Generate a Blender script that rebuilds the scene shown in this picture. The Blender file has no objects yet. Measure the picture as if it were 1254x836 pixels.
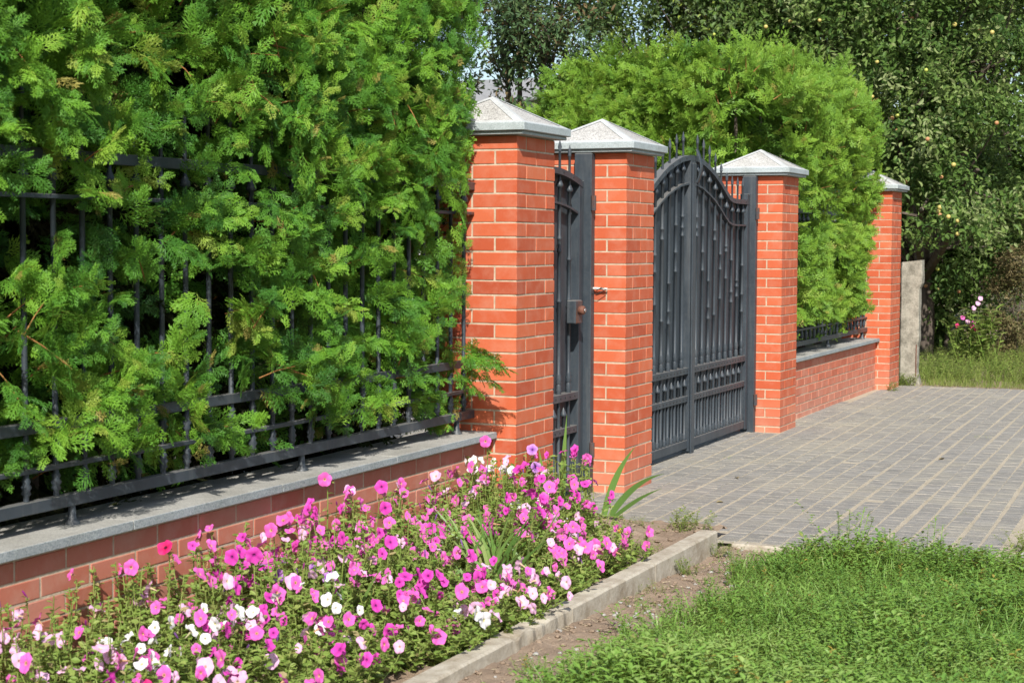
import bpy, math, random
import numpy as np
from mathutils import Matrix, Vector

rng = np.random.default_rng(7)
random.seed(7)
scene = bpy.context.scene
COL = scene.collection
PI = math.pi

# ------------------------------------------------------------------ helpers
def link(o):
    COL.objects.link(o)
    return o

def tag(o, label=None, cat=None, group=None, kind=None):
    if label: o['label'] = label
    if cat: o['category'] = cat
    if group: o['group'] = group
    if kind: o['kind'] = kind
    return o

def empty(name, loc=(0, 0, 0), rz=0.0):
    o = bpy.data.objects.new(name, None)
    o.location = loc
    o.rotation_euler = (0, 0, rz)
    o.empty_display_size = 0.1
    return link(o)

# chamfered box topology
def _cb_topology():
    idx = {}
    n = 0
    for sx in (-1, 1):
        for sy in (-1, 1):
            for sz in (-1, 1):
                for a in range(3):
                    idx[(sx, sy, sz, a)] = n; n += 1
    signs = np.zeros((24, 3)); ax = np.zeros(24, int)
    for k, i in idx.items():
        signs[i] = k[:3]; ax[i] = k[3]
    inset = np.ones((24, 3)); inset[np.arange(24), ax] = 0
    P = signs * (1 - 0.2 * inset)
    quads, tris = [], []
    def orient(f):
        p = P[f]; c = p.mean(0); nn = np.cross(p[1] - p[0], p[2] - p[0])
        return list(f) if nn @ c > 0 else list(f)[::-1]
    for a in range(3):
        b, c = [(1, 2), (0, 2), (0, 1)][a]
        for s in (-1, 1):
            f = []
            for (u, v) in ((-1, -1), (1, -1), (1, 1), (-1, 1)):
                k = [0, 0, 0]; k[a] = s; k[b] = u; k[c] = v
                f.append(idx[(*k, a)])
            quads.append(orient(f))
    for c in range(3):
        a, b = [(1, 2), (0, 2), (0, 1)][c]
        for sa in (-1, 1):
            for sb in (-1, 1):
                k0 = [0, 0, 0]; k0[a] = sa; k0[b] = sb; k0[c] = -1
                k1 = list(k0); k1[c] = 1
                quads.append(orient([idx[(*k0, a)], idx[(*k0, b)], idx[(*k1, b)], idx[(*k1, a)]]))
    for sx in (-1, 1):
        for sy in (-1, 1):
            for sz in (-1, 1):
                tris.append(orient([idx[(sx, sy, sz, 0)], idx[(sx, sy, sz, 1)], idx[(sx, sy, sz, 2)]]))
    return signs, inset, np.array(quads), np.array(tris)
CB_S, CB_I, CB_Q, CB_T = _cb_topology()

class MB:
    """collects geometry, builds ONE mesh object"""
    def __init__(self):
        self.v = []; self.q = []; self.t = []; self.tone = []; self.n = 0; self.rad = []; self.qm = []; self.tm = []; self.mi = 0
    def add(self, V, Q=None, T=None, tone=0.5, rad=0.0):
        V = np.asarray(V, float).reshape(-1, 3)
        if Q is not None and len(Q): self.q.append(np.asarray(Q, int).reshape(-1, 4) + self.n); self.qm.append(np.full(len(self.q[-1]), self.mi))
        if T is not None and len(T): self.t.append(np.asarray(T, int).reshape(-1, 3) + self.n); self.tm.append(np.full(len(self.t[-1]), self.mi))
        self.v.append(V)
        self.tone.append(np.broadcast_to(np.asarray(tone, float), (len(V),)))
        self.rad.append(np.broadcast_to(np.asarray(rad, float), (len(V),)))
        self.n += len(V)
    def box(self, c, s, ch=0.003, tone=0.5, R=None, jit=0.0):
        h = np.array(s, float) / 2
        ch = min(ch, 0.45 * 2 * h.min())
        V = CB_S * (h - CB_I * ch)
        if jit: V = V + rng.normal(0, jit, V.shape)
        if R is not None: V = V @ np.asarray(R).T
        self.add(V + np.array(c, float), CB_Q, CB_T, tone)
    def box2(self, lo, hi, ch=0.003, tone=0.5, jit=0.0):
        lo = np.array(lo, float); hi = np.array(hi, float)
        self.box((lo + hi) / 2, np.abs(hi - lo), ch, tone, jit=jit)
    def tube(self, P, r, seg=8, tone=0.5, cap=True):
        P = np.asarray(P, float); n = len(P)
        r = np.broadcast_to(np.asarray(r, float), (n,))
        T = np.gradient(P, axis=0); T /= np.linalg.norm(T, axis=1)[:, None] + 1e-9
        ref = np.array([0, 0, 1.0]) if abs(T[0, 2]) < 0.9 else np.array([1.0, 0, 0])
        A = np.cross(T, ref); A /= np.linalg.norm(A, axis=1)[:, None] + 1e-9
        B = np.cross(T, A)
        an = np.arange(seg) * 2 * PI / seg
        V = (P[:, None] + r[:, None, None] * (A[:, None] * np.cos(an)[None, :, None] + B[:, None] * np.sin(an)[None, :, None])).reshape(-1, 3)
        i = np.arange(n - 1)[:, None] * seg; j = np.arange(seg)[None]; k = (j + 1) % seg
        Q = np.stack([i + j, i + k, i + seg + k, i + seg + j], -1).reshape(-1, 4)
        base = self.n
        self.add(V, Q, None, tone)
        if cap:
            for e, o in ((0, 1), (n - 1, -1)):
                c = np.vstack([P[e][None], V[e * seg:(e + 1) * seg]])
                t = [[0, 1 + a, 1 + (a + 1) % seg] for a in range(seg)]
                self.add(c, None, t, tone)
    def lathe(self, prof, c=(0, 0, 0), seg=8, tone=0.5):
        prof = np.asarray(prof, float); n = len(prof)
        an = np.arange(seg) * 2 * PI / seg + PI / seg
        V = np.stack([prof[:, 1:2] * np.cos(an), prof[:, 1:2] * np.sin(an), np.repeat(prof[:, :1], seg, 1)], -1).reshape(-1, 3)
        i = np.arange(n - 1)[:, None] * seg; j = np.arange(seg)[None]; k = (j + 1) % seg
        Q = np.stack([i + j, i + k, i + seg + k, i + seg + j], -1).reshape(-1, 4)
        self.add(V + np.array(c, float), Q, None, tone)
    def sweep(self, P, w, h, tone=0.5):
        """rect section swept along a path in the YZ plane: w along X, h along the path normal"""
        P = np.asarray(P, float); n = len(P)
        T = np.gradient(P, axis=0); T /= np.linalg.norm(T, axis=1)[:, None]
        N = np.stack([np.zeros(n), -T[:, 2], T[:, 1]], 1)
        X = np.array([1.0, 0, 0])
        V = np.stack([P + X * w / 2 + N * h / 2, P - X * w / 2 + N * h / 2, P - X * w / 2 - N * h / 2, P + X * w / 2 - N * h / 2], 1).reshape(-1, 3)
        Q = []
        for i in range(n - 1):
            for j in range(4):
                k = (j + 1) % 4
                Q.append([i * 4 + j, i * 4 + k, i * 4 + 4 + k, i * 4 + 4 + j])
        Q.append([3, 2, 1, 0]); e = (n - 1) * 4; Q.append([e, e + 1, e + 2, e + 3])
        self.add(V, Q, None, tone)
    def inst(self, tv, tq, tt, R, T, tone, rad=None):
        """many rotated/scaled copies of a template merged in"""
        k = len(T); n = len(tv)
        V = np.einsum('kij,nj->kni', R, tv) + T[:, None]
        off = (np.arange(k) * n)[:, None, None]
        Q = (tq[None] + off).reshape(-1, 4) if tq is not None and len(tq) else None
        Tt = (tt[None] + off).reshape(-1, 3) if tt is not None and len(tt) else None
        self.add(V.reshape(-1, 3), Q, Tt, np.repeat(tone, n), np.tile(rad, k) if rad is not None else 0.0)
    def mesh(self, name, mat, smooth=False):
        me = bpy.data.meshes.new(name)
        V = np.concatenate(self.v)
        Q = np.concatenate(self.q) if self.q else np.zeros((0, 4), int)
        T = np.concatenate(self.t) if self.t else np.zeros((0, 3), int)
        me.vertices.add(len(V)); me.vertices.foreach_set('co', V.astype(np.float32).ravel())
        L = np.concatenate([Q.ravel(), T.ravel()]).astype(np.int32)
        me.loops.add(len(L)); me.loops.foreach_set('vertex_index', L)
        nf = len(Q) + len(T)
        me.polygons.add(nf)
        st = np.concatenate([np.arange(len(Q)) * 4, len(Q) * 4 + np.arange(len(T)) * 3]).astype(np.int32)
        me.polygons.foreach_set('loop_start', st)
        me.polygons.foreach_set('use_smooth', np.full(nf, bool(smooth)))
        me.update(calc_edges=True)
        a = me.attributes.new('tone', 'FLOAT', 'POINT'); a.data.foreach_set('value', np.concatenate(self.tone).astype(np.float32))
        a = me.attributes.new('rad', 'FLOAT', 'POINT'); a.data.foreach_set('value', np.concatenate(self.rad).astype(np.float32))
        mats = mat if isinstance(mat, (list, tuple)) else [mat]
        for m_ in mats: me.materials.append(m_)
        if len(mats) > 1: me.polygons.foreach_set('material_index', np.concatenate(self.qm + self.tm).astype(np.int32))
        me.validate(clean_customdata=False)
        return me
    def build(self, name, mat, parent=None, smooth=False):
        o = bpy.data.objects.new(name, self.mesh(name, mat, smooth))
        if parent is not None: o.parent = parent
        return link(o)

def part(name, me, parent, loc=(0, 0, 0), rot=None, sc=None):
    o = bpy.data.objects.new(name, me); o.parent = parent; o.location = loc
    if rot is not None: o.rotation_euler = rot
    if sc is not None: o.scale = sc if isinstance(sc, tuple) else (sc, sc, sc)
    return link(o)

def frames(D, roll=None, up=(0, 0, 1.0)):
    """rotation matrices whose X axis is D, Z axis near up, then rolled about X"""
    D = np.asarray(D, float); D = D / (np.linalg.norm(D, axis=1)[:, None] + 1e-9)
    upv = np.broadcast_to(np.asarray(up, float), D.shape)
    Y = np.cross(upv, D); l = np.linalg.norm(Y, axis=1)[:, None]
    Y = np.where(l < 1e-4, np.array([0, 1.0, 0]), Y / (l + 1e-9))
    Z = np.cross(D, Y)
    if roll is not None:
        c = np.cos(roll)[:, None]; s = np.sin(roll)[:, None]
        Y, Z = Y * c + Z * s, Z * c - Y * s
    return np.stack([D, Y, Z], -1)

# ------------------------------------------------------------------ materials
def new_mat(name):
    m = bpy.data.materials.new(name); m.use_nodes = True
    nt = m.node_tree; nt.nodes.clear()
    out = nt.nodes.new('ShaderNodeOutputMaterial')
    return m, nt, out

class NT:
    def __init__(s, name):
        s.m, s.t, s.out = new_mat(name)
    def n(s, ty, **kw):
        nd = s.t.nodes.new(ty)
        for k, v in kw.items():
            if k in nd.inputs: nd.inputs[k].default_value = v
            else: setattr(nd, k, v)
        return nd
    def l(s, a, b): s.t.links.new(a, b)
    def coord(s): return s.n('ShaderNodeTexCoord').outputs['Object']
    def geo(s): return s.n('ShaderNodeNewGeometry').outputs['Position']
    def attr(s, nm): 
        a = s.n('ShaderNodeAttribute'); a.attribute_name = nm
        return a.outputs['Fac']
    def noise(s, scale, detail=4, rough=0.6, vec=None, stretch=None):
        nd = s.n('ShaderNodeTexNoise'); nd.inputs['Scale'].default_value = scale
        nd.inputs['Detail'].default_value = detail; nd.inputs['Roughness'].default_value = rough
        v = vec if vec is not None else s.geo()
        if stretch:
            mp = s.n('ShaderNodeMapping'); mp.inputs['Scale'].default_value = stretch
            s.l(v, mp.inputs['Vector']); v = mp.outputs[0]
        s.l(v, nd.inputs['Vector'])
        return nd.outputs['Fac']
    def ramp(s, fac, stops):
        r = s.n('ShaderNodeValToRGB'); e = r.color_ramp.elements
        while len(e) < len(stops): e.new(0.5)
        for el, (p, c) in zip(e, stops):
            el.position = p; el.color = (*c, 1) if len(c) == 3 else c
        s.l(fac, r.inputs[0]); return r.outputs[0]
    def mix(s, f, a, b, mode='MIX'):
        x = s.n('ShaderNodeMix', data_type='RGBA', blend_type=mode)
        for sock, v in ((x.inputs[0], f), (x.inputs[6], a), (x.inputs[7], b)):
            if isinstance(v, (int, float)): sock.default_value = v
            elif isinstance(v, tuple): sock.default_value = (*v, 1)
            else: s.l(v, sock)
        return x.outputs[2]
    def math(s, op, a, b=None):
        x = s.n('ShaderNodeMath', operation=op)
        for i, v in enumerate((a, b)):
            if v is None: continue
            if isinstance(v, (int, float)): x.inputs[i].default_value = v
            else: s.l(v, x.inputs[i])
        return x.outputs[0]
    def bump(s, h, strength=0.3, dist=0.005):
        b = s.n('ShaderNodeBump'); b.inputs['Strength'].default_value = strength; b.inputs['Distance'].default_value = dist
        s.l(h, b.inputs['Height']); return b.outputs[0]
    def principled(s, color, rough=0.7, spec=0.3, metal=0.0, normal=None):
        p = s.n('ShaderNodeBsdfPrincipled')
        if isinstance(color, tuple): p.inputs['Base Color'].default_value = (*color, 1)
        else: s.l(color, p.inputs['Base Color'])
        if isinstance(rough, (int, float)): p.inputs['Roughness'].default_value = rough
        else: s.l(rough, p.inputs['Roughness'])
        p.inputs['Specular IOR Level'].default_value = spec; p.inputs['Metallic'].default_value = metal
        if normal is not None: s.l(normal, p.inputs['Normal'])
        return p.outputs[0]
    def done(s, sh):
        s.l(sh, s.out.inputs['Surface']); return s.m

def mat_brick(name, c_dark, c_mid, c_light, dust, dust_amt, dustz=0.35):
    t = NT(name)
    c = t.ramp(t.attr('tone'), [(0.0, c_dark), (0.5, c_mid), (1.0, c_light)])
    n1 = t.noise(9, 5, 0.65); n2 = t.noise(90, 3, 0.7); n3 = t.noise(2.3, 4, 0.6)
    c = t.mix(t.math('MULTIPLY', n2, 0.35), c, tuple(x * 0.62 for x in c_mid))
    sm = t.ramp(n1, [(0.45, (0, 0, 0)), (0.8, (1, 1, 1))])
    c = t.mix(t.math('MULTIPLY', sm, dust_amt), c, dust)
    # dirt splashed on the lowest courses
    sep = t.n('ShaderNodeSeparateXYZ'); t.l(t.geo(), sep.inputs[0])
    low = t.n('ShaderNodeMapRange', **{'From Min': 0.0, 'From Max': dustz, 'To Min': 1.0, 'To Max': 0.0}); t.l(sep.outputs[2], low.inputs[0])
    c = t.mix(t.math('MULTIPLY', t.math('MULTIPLY', low.outputs[0], n3), 0.75), c, dust)
    nb = t.bump(t.noise(140, 3, 0.7), 0.22, 0.002)
    return t.done(t.principled(c, 0.72, 0.25, normal=nb))

M = {}
M['brick'] = mat_brick('face_brick_orange', (0.38, 0.070, 0.030), (0.52, 0.108, 0.044), (0.62, 0.165, 0.072), (0.56, 0.30, 0.21), 0.38)
M['wall_brick'] = mat_brick('face_brick_dull_red', (0.37, 0.11, 0.068), (0.46, 0.155, 0.10), (0.52, 0.21, 0.15), (0.47, 0.29, 0.22), 0.55, 0.3)
M['far_wall_brick'] = mat_brick('face_brick_pale_orange', (0.44, 0.115, 0.062), (0.52, 0.155, 0.09), (0.56, 0.20, 0.125), (0.54, 0.33, 0.25), 0.5, 0.3)

def mk_mortar():
    t = NT('mortar')
    n = t.noise(26, 5, 0.7); n2 = t.noise(3, 3)
    c = t.ramp(n, [(0.3, (0.36, 0.29, 0.20)), (0.6, (0.54, 0.46, 0.35)), (0.8, (0.62, 0.56, 0.46))])
    c = t.mix(t.math('MULTIPLY', n2, 0.35), c, (0.40, 0.22, 0.13))
    return t.done(t.principled(c, 0.9, 0.15, normal=t.bump(t.noise(160, 3), 0.5, 0.003)))
M['mortar'] = mk_mortar()

def mk_granite(name, base, dark, light, scale, bump):
    t = NT(name)
    v = t.n('ShaderNodeTexVoronoi'); v.inputs['Scale'].default_value = scale; t.l(t.geo(), v.inputs['Vector'])
    sep = t.n('ShaderNodeSeparateColor'); t.l(v.outputs['Color'], sep.inputs[0])
    c = t.ramp(sep.outputs[0], [(0.0, dark), (0.16, dark), (0.30, base), (0.75, base), (0.9, light)])
    st = t.ramp(t.noise(4, 5, 0.7), [(0.42, (1, 1, 1)), (0.75, (0.72, 0.71, 0.68))])
    c = t.mix(1.0, c, st, 'MULTIPLY')
    return t.done(t.principled(c, 0.75, 0.3, normal=t.bump(t.noise(scale * 0.8, 3, 0.7), bump, 0.003)))
M['granite_rough'] = mk_granite('washed_concrete_cap', (0.45, 0.44, 0.415), (0.24, 0.23, 0.22), (0.58, 0.57, 0.54), 200, 0.5)
M['granite_smooth'] = mk_granite('smooth_concrete_band', (0.47, 0.485, 0.485), (0.40, 0.42, 0.42), (0.55, 0.56, 0.55), 240, 0.2)
M['granite_edge'] = mk_granite('grey_concrete_edge', (0.37, 0.42, 0.43), (0.30, 0.345, 0.35), (0.45, 0.49, 0.50), 240, 0.25)
M['coping'] = mk_granite('coping_concrete', (0.36, 0.35, 0.32), (0.28, 0.275, 0.26), (0.44, 0.43, 0.39), 260, 0.35)
M['coping_edge'] = mk_granite('coping_edge', (0.29, 0.32, 0.33), (0.21, 0.24, 0.25), (0.36, 0.39, 0.39), 220, 0.35)

def mk_metal(name, rust):
    t = NT(name)
    n = t.noise(6, 5, 0.7); n2 = t.noise(60, 4, 0.7)
    c = t.ramp(n, [(0.3, (0.025, 0.034, 0.044)), (0.7, (0.044, 0.057, 0.070))])
    # dust lying on the paint
    c = t.mix(t.math('MULTIPLY', t.ramp(n2, [(0.5, (0, 0, 0)), (0.75, (1, 1, 1))]), 0.15), c, (0.13, 0.125, 0.115))
    gn = t.n('ShaderNodeNewGeometry'); sp_ = t.n('ShaderNodeSeparateXYZ'); t.l(gn.outputs['Normal'], sp_.inputs[0])
    upf = t.ramp(sp_.outputs[2], [(0.35, (0, 0, 0)), (0.8, (1, 1, 1))])
    c = t.mix(t.math('MULTIPLY', upf, 0.55), c, (0.22, 0.21, 0.19))
    sk = t.noise(18, 5, 0.7, stretch=(1, 1, 0.06))
    c = t.mix(t.math('MULTIPLY', t.ramp(sk, [(0.5, (0, 0, 0)), (0.75, (1, 1, 1))]), 0.35), c, (0.15, 0.155, 0.155))  # vertical streaks: dust, plus a lighter sheen painted into the colour
    if rust:
        r = t.ramp(t.noise(14, 6, 0.75), [(0.40, (0, 0, 0)), (0.62, (1, 1, 1))])
        c = t.mix(t.math('MULTIPLY', r, rust), c, (0.12, 0.052, 0.032))
    rr = t.n('ShaderNodeMapRange', **{'To Min': 0.38, 'To Max': 0.62}); t.l(n2, rr.inputs[0])
    return t.done(t.principled(c, rr.outputs[0], 0.45, normal=t.bump(n2, 0.08, 0.002)))
M['metal'] = mk_metal('dark_grey_paint', 0.0)
M['metal_rusty'] = mk_metal('dark_grey_paint_rusting', 0.85)

def mk_leaf(name, stops, trans=0.3, rough=0.5, spec=0.35, var=0.35, tcol=None):
    t = NT(name)
    c = t.ramp(t.attr('tone'), stops)
    c2 = t.mix(t.math('MULTIPLY', t.noise(35, 2), var), c, stops[0][1])
    p = t.principled(c2, rough, spec)
    tr = t.n('ShaderNodeBsdfTranslucent')
    mid = t.mix(0.5, c2, tcol or stops[-1][1])
    t.l(mid, tr.inputs['Color'])
    mx = t.n('ShaderNodeMixShader'); mx.inputs[0].default_value = trans
    t.l(p, mx.inputs[1]); t.l(tr.outputs[0], mx.inputs[2])
    return t.done(mx.outputs[0])
M['thuja'] = mk_leaf('thuja_foliage', [(0.0, (0.03, 0.12, 0.022)), (0.40, (0.085, 0.26, 0.03)), (0.8, (0.225, 0.48, 0.042)), (0.93, (0.33, 0.54, 0.065)), (1.0, (0.40, 0.30, 0.09))], 0.42, 0.5, 0.3, 0.3)
M['thuja_inner'] = mk_leaf('thuja_dead_sprays_painted_shade', [(0.0, (0.022, 0.034, 0.012)), (0.5, (0.035, 0.042, 0.016)), (1.0, (0.075, 0.048, 0.022))], 0.1, 0.8, 0.1, 0.3)  # dead sprays, with the shade inside the hedge painted into the dark colour
M['thuja_far'] = mk_leaf('thuja_foliage_lime', [(0.0, (0.065, 0.17, 0.024)), (0.45, (0.165, 0.33, 0.036)), (0.85, (0.28, 0.47, 0.05)), (0.96, (0.28, 0.40, 0.06)), (1.0, (0.38, 0.30, 0.08))], 0.36, 0.5, 0.3, 0.3)
M['apple_leaf'] = mk_leaf('apple_tree_leaf', [(0.0, (0.04, 0.09, 0.018)), (0.5, (0.115, 0.20, 0.04)), (0.85, (0.21, 0.29, 0.08)), (1.0, (0.29, 0.34, 0.15))], 0.30, 0.5, 0.22, 0.3)
M['plum_leaf'] = mk_leaf('plum_tree_leaf', [(0.0, (0.04, 0.085, 0.035)), (0.6, (0.085, 0.155, 0.055)), (0.97, (0.15, 0.21, 0.08)), (1.0, (0.20, 0.08, 0.05))], 0.25, 0.5, 0.22, 0.3)
M['olive_leaf'] = mk_leaf('fruit_tree_leaf', [(0.0, (0.045, 0.09, 0.025)), (0.6, (0.10, 0.16, 0.05)), (0.92, (0.15, 0.19, 0.09)), (1.0, (0.28, 0.36, 0.05))], 0.25, 0.5, 0.22, 0.3)
M['vine_leaf'] = mk_leaf('yellow_green_leaf', [(0.0, (0.06, 0.10, 0.02)), (0.6, (0.14, 0.20, 0.04)), (1.0, (0.24, 0.27, 0.08))], 0.3, 0.5, 0.3, 0.3)
M['dry_leaf'] = mk_leaf('dry_plant', [(0.0, (0.10, 0.085, 0.035)), (0.6, (0.19, 0.15, 0.075)), (0.85, (0.12, 0.15, 0.045)), (1.0, (0.30, 0.25, 0.15))], 0.2, 0.8, 0.1, 0.3)
M['lawn'] = mk_leaf('lawn_leaves', [(0.0, (0.10, 0.23, 0.04)), (0.5, (0.22, 0.39, 0.072)), (0.93, (0.36, 0.50, 0.15)), (0.975, (0.30, 0.30, 0.08)), (1.0, (0.46, 0.30, 0.06))], 0.38, 0.45, 0.4, 0.3)
M['verge'] = mk_leaf('verge_grass', [(0.0, (0.11, 0.20, 0.03)), (0.5, (0.24, 0.33, 0.065)), (0.85, (0.36, 0.39, 0.13)), (1.0, (0.48, 0.41, 0.20))], 0.42, 0.6, 0.25, 0.3)
M['petunia_leaf'] = mk_leaf('petunia_leaf', [(0.0, (0.13, 0.23, 0.04)), (0.5, (0.25, 0.37, 0.075)), (0.86, (0.38, 0.45, 0.13)), (0.95, (0.36, 0.30, 0.12)), (1.0, (0.48, 0.37, 0.20))], 0.4, 0.55, 0.3, 0.3)
M['iris_leaf'] = mk_leaf('iris_leaf', [(0.0, (0.10, 0.23, 0.05)), (0.6, (0.17, 0.33, 0.07)), (0.9, (0.30, 0.38, 0.12)), (1.0, (0.45, 0.38, 0.18))], 0.35, 0.4, 0.4, 0.25)

def mk_bark(name, a, b):
    t = NT(name)
    n = t.noise(12, 6, 0.7, stretch=(1, 1, 0.3))
    return t.done(t.principled(t.ramp(n, [(0.3, a), (0.7, b)]), 0.9, 0.15, normal=t.bump(n, 0.6, 0.01)))
M['bark'] = mk_bark('bark', (0.06, 0.048, 0.038), (0.16, 0.13, 0.105))
M['twig'] = mk_bark('thuja_twig', (0.16, 0.075, 0.025), (0.34, 0.17, 0.06))

def mk_petal(name, throat, mid, rim, tmid=0.25):
    t = NT(name)
    c = t.ramp(t.attr('rad'), [(0.0, throat), (0.10, throat), (tmid, mid), (0.85, rim), (1.0, rim)])
    c = t.mix(t.math('MULTIPLY', t.attr('tone'), 0.4), c, tuple(min(0.95, x * 1.25 + 0.05) for x in rim))
    p = t.principled(c, 0.6, 0.2)
    tr = t.n('ShaderNodeBsdfTranslucent'); t.l(c, tr.inputs['Color'])
    mx = t.n('ShaderNodeMixShader'); mx.inputs[0].default_value = 0.35
    t.l(p, mx.inputs[1]); t.l(tr.outputs[0], mx.inputs[2])
    return t.done(mx.outputs[0])
PETAL = {
    'pink': mk_petal('petal_pink', (0.55, 0.42, 0.10), (0.72, 0.10, 0.42), (0.80, 0.14, 0.52)),
    'magenta': mk_petal('petal_magenta', (0.20, 0.01, 0.16), (0.58, 0.03, 0.36), (0.72, 0.07, 0.47)),
    'pale': mk_petal('petal_pale_pink', (0.70, 0.55, 0.25), (0.86, 0.58, 0.74), (0.84, 0.44, 0.68)),
    'white': mk_petal('petal_white', (0.60, 0.55, 0.25), (0.86, 0.84, 0.84), (0.88, 0.84, 0.87)),
    'crimson': mk_petal('petal_crimson', (0.08, 0.005, 0.02), (0.62, 0.015, 0.11), (0.74, 0.03, 0.20)),
    'violet': mk_petal('petal_violet', (0.12, 0.02, 0.22), (0.28, 0.06, 0.46), (0.56, 0.28, 0.66)),
}

def mk_soil(name, a, b, c3):
    t = NT(name)
    n = t.noise(5, 8, 0.7); n2 = t.noise(55, 5, 0.7); n3 = t.noise(230, 2, 0.6)
    c = t.ramp(n, [(0.25, a), (0.55, b), (0.8, c3)])
    c = t.mix(t.math('MULTIPLY', n2, 0.5), c, tuple(x * 0.6 for x in a))
    c = t.mix(t.ramp(t.attr('tone'), [(0.55, (0, 0, 0)), (0.62, (1, 1, 1))]), c, (0.52, 0.44, 0.30))
    c = t.mix(t.ramp(t.attr('tone'), [(0.85, (0, 0, 0)), (0.9, (1, 1, 1))]), c, (0.40, 0.385, 0.36))
    h = t.math('ADD', n2, t.math('MULTIPLY', n3, 0.5))
    return t.done(t.principled(c, 0.95, 0.1, normal=t.bump(h, 0.8, 0.012)))
M['soil'] = mk_soil('dry_soil', (0.24, 0.175, 0.125), (0.35, 0.265, 0.195), (0.46, 0.37, 0.285))
M['earth'] = mk_soil('earth', (0.09, 0.09, 0.045), (0.14, 0.13, 0.07), (0.20, 0.17, 0.10))
M['sand'] = mk_soil('sand_joint', (0.40, 0.35, 0.26), (0.52, 0.455, 0.35), (0.58, 0.52, 0.42))

def mk_paver():
    t = NT('paver_concrete')
    c = t.ramp(t.attr('tone'), [(0.0, (0.155, 0.154, 0.148)), (0.5, (0.205, 0.202, 0.193)), (1.0, (0.28, 0.273, 0.256))])
    st = t.noise(26, 6, 0.8, stretch=(0.5, 4.0, 1.0))
    c = t.mix(t.math('MULTIPLY', t.ramp(st, [(0.46, (0, 0, 0)), (0.62, (1, 1, 1))]), 0.8), c, (0.42, 0.38, 0.31))
    pn = t.noise(1.1, 5, 0.6)
    c = t.mix(t.math('MULTIPLY', t.ramp(pn, [(0.48, (0, 0, 0)), (0.72, (1, 1, 1))]), 0.45), c, (0.43, 0.39, 0.29))
    sp = t.noise(300, 2, 0.5)
    c = t.mix(t.math('MULTIPLY', t.ramp(sp, [(0.55, (0, 0, 0)), (0.7, (1, 1, 1))]), 0.35), c, (0.10, 0.10, 0.10))
    return t.done(t.principled(c, 0.85, 0.2, normal=t.bump(t.noise(120, 4, 0.7), 0.9, 0.006)))
M['paver'] = mk_paver()

def mk_concrete(name, a, b, pit=0.3):
    t = NT(name)
    n = t.noise(7, 7, 0.75); n2 = t.noise(60, 4, 0.7)
    c = t.ramp(n, [(0.35, a), (0.6, b)])
    c = t.mix(t.math('MULTIPLY', t.ramp(n2, [(0.56, (0, 0, 0)), (0.72, (1, 1, 1))]), pit), c, tuple(x * 0.35 for x in a))
    return t.done(t.principled(c, 0.92, 0.15, normal=t.bump(t.math('ADD', n2, n), 0.5, 0.006)))
M['kerb'] = mk_concrete('kerb_concrete', (0.27, 0.225, 0.165), (0.46, 0.42, 0.345), 0.35)
M['old_concrete'] = mk_concrete('old_concrete', (0.15, 0.14, 0.112), (0.37, 0.345, 0.285), 0.9)
M['slab'] = mk_concrete('pale_slab', (0.40, 0.385, 0.36), (0.54, 0.52, 0.49), 0.2)
M['plaster'] = mk_concrete('white_plaster', (0.72, 0.70, 0.69), (0.80, 0.79, 0.78), 0.03)
M['roof'] = mk_concrete('roof_sheet', (0.20, 0.20, 0.20), (0.30, 0.30, 0.30), 0.1)

def simple(name, col, rough=0.5, spec=0.4, metal=0.0):
    t = NT(name); n = t.noise(30, 4, 0.7)
    c = t.mix(t.math('MULTIPLY', n, 0.5), col, tuple(x * 0.6 for x in col))
    return t.done(t.principled(c, rough, spec, metal))
M['rust'] = simple('rusty_iron', (0.17, 0.075, 0.05), 0.7, 0.3)
M['steel'] = simple('worn_steel', (0.45, 0.45, 0.45), 0.35, 0.5, 0.8)
M['white_pl'] = simple('white_plastic', (0.78, 0.75, 0.70), 0.5, 0.4)
M['black_wire'] = simple('black_wire', (0.03, 0.03, 0.03), 0.5, 0.4)
M['glass_dark'] = simple('window_glass', (0.05, 0.06, 0.07), 0.1, 0.6)
def mk_apple(name, a, b):
    t = NT(name)
    return t.done(t.principled(t.ramp(t.noise(14, 2, vec=t.coord()), [(0.35, a), (0.65, b)]), 0.4, 0.45))
M['apple_y'] = mk_apple('apple_yellow', (0.42, 0.42, 0.10), (0.48, 0.38, 0.12))
M['apple_r'] = mk_apple('apple_blush', (0.46, 0.38, 0.12), (0.42, 0.18, 0.09))
M['apple_g'] = mk_apple('apple_green', (0.30, 0.42, 0.06), (0.42, 0.46, 0.09))
M['yellow_fl'] = simple('yellow_petals', (0.80, 0.45, 0.03), 0.6, 0.2)

# ------------------------------------------------------------------ camera (solved from the brick courses)
cam_d = bpy.data.cameras.new('camera'); cam = link(bpy.data.objects.new('camera', cam_d))
r_ = Vector((0.91557882, 0.40211955, 0.00391163)); u_ = Vector((-0.02693499, 0.05161676, 0.99830367)); f_ = Vector((-0.40123552, 0.91413105, -0.0580903))
m3 = Matrix((r_, u_, -f_)).transposed().to_4x4(); m3.translation = Vector((3.4999, 0, 1.5243))
cam.matrix_world = m3
cam_d.sensor_width = 36; cam_d.sensor_fit = 'HORIZONTAL'; cam_d.lens = 36 * 2077.59 / 1254
cam_d.clip_end = 2000; cam_d.clip_start = 0.1
cam_d.dof.use_dof = True; cam_d.dof.focus_distance = 10.5; cam_d.dof.aperture_fstop = 8.0
scene.camera = cam

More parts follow.
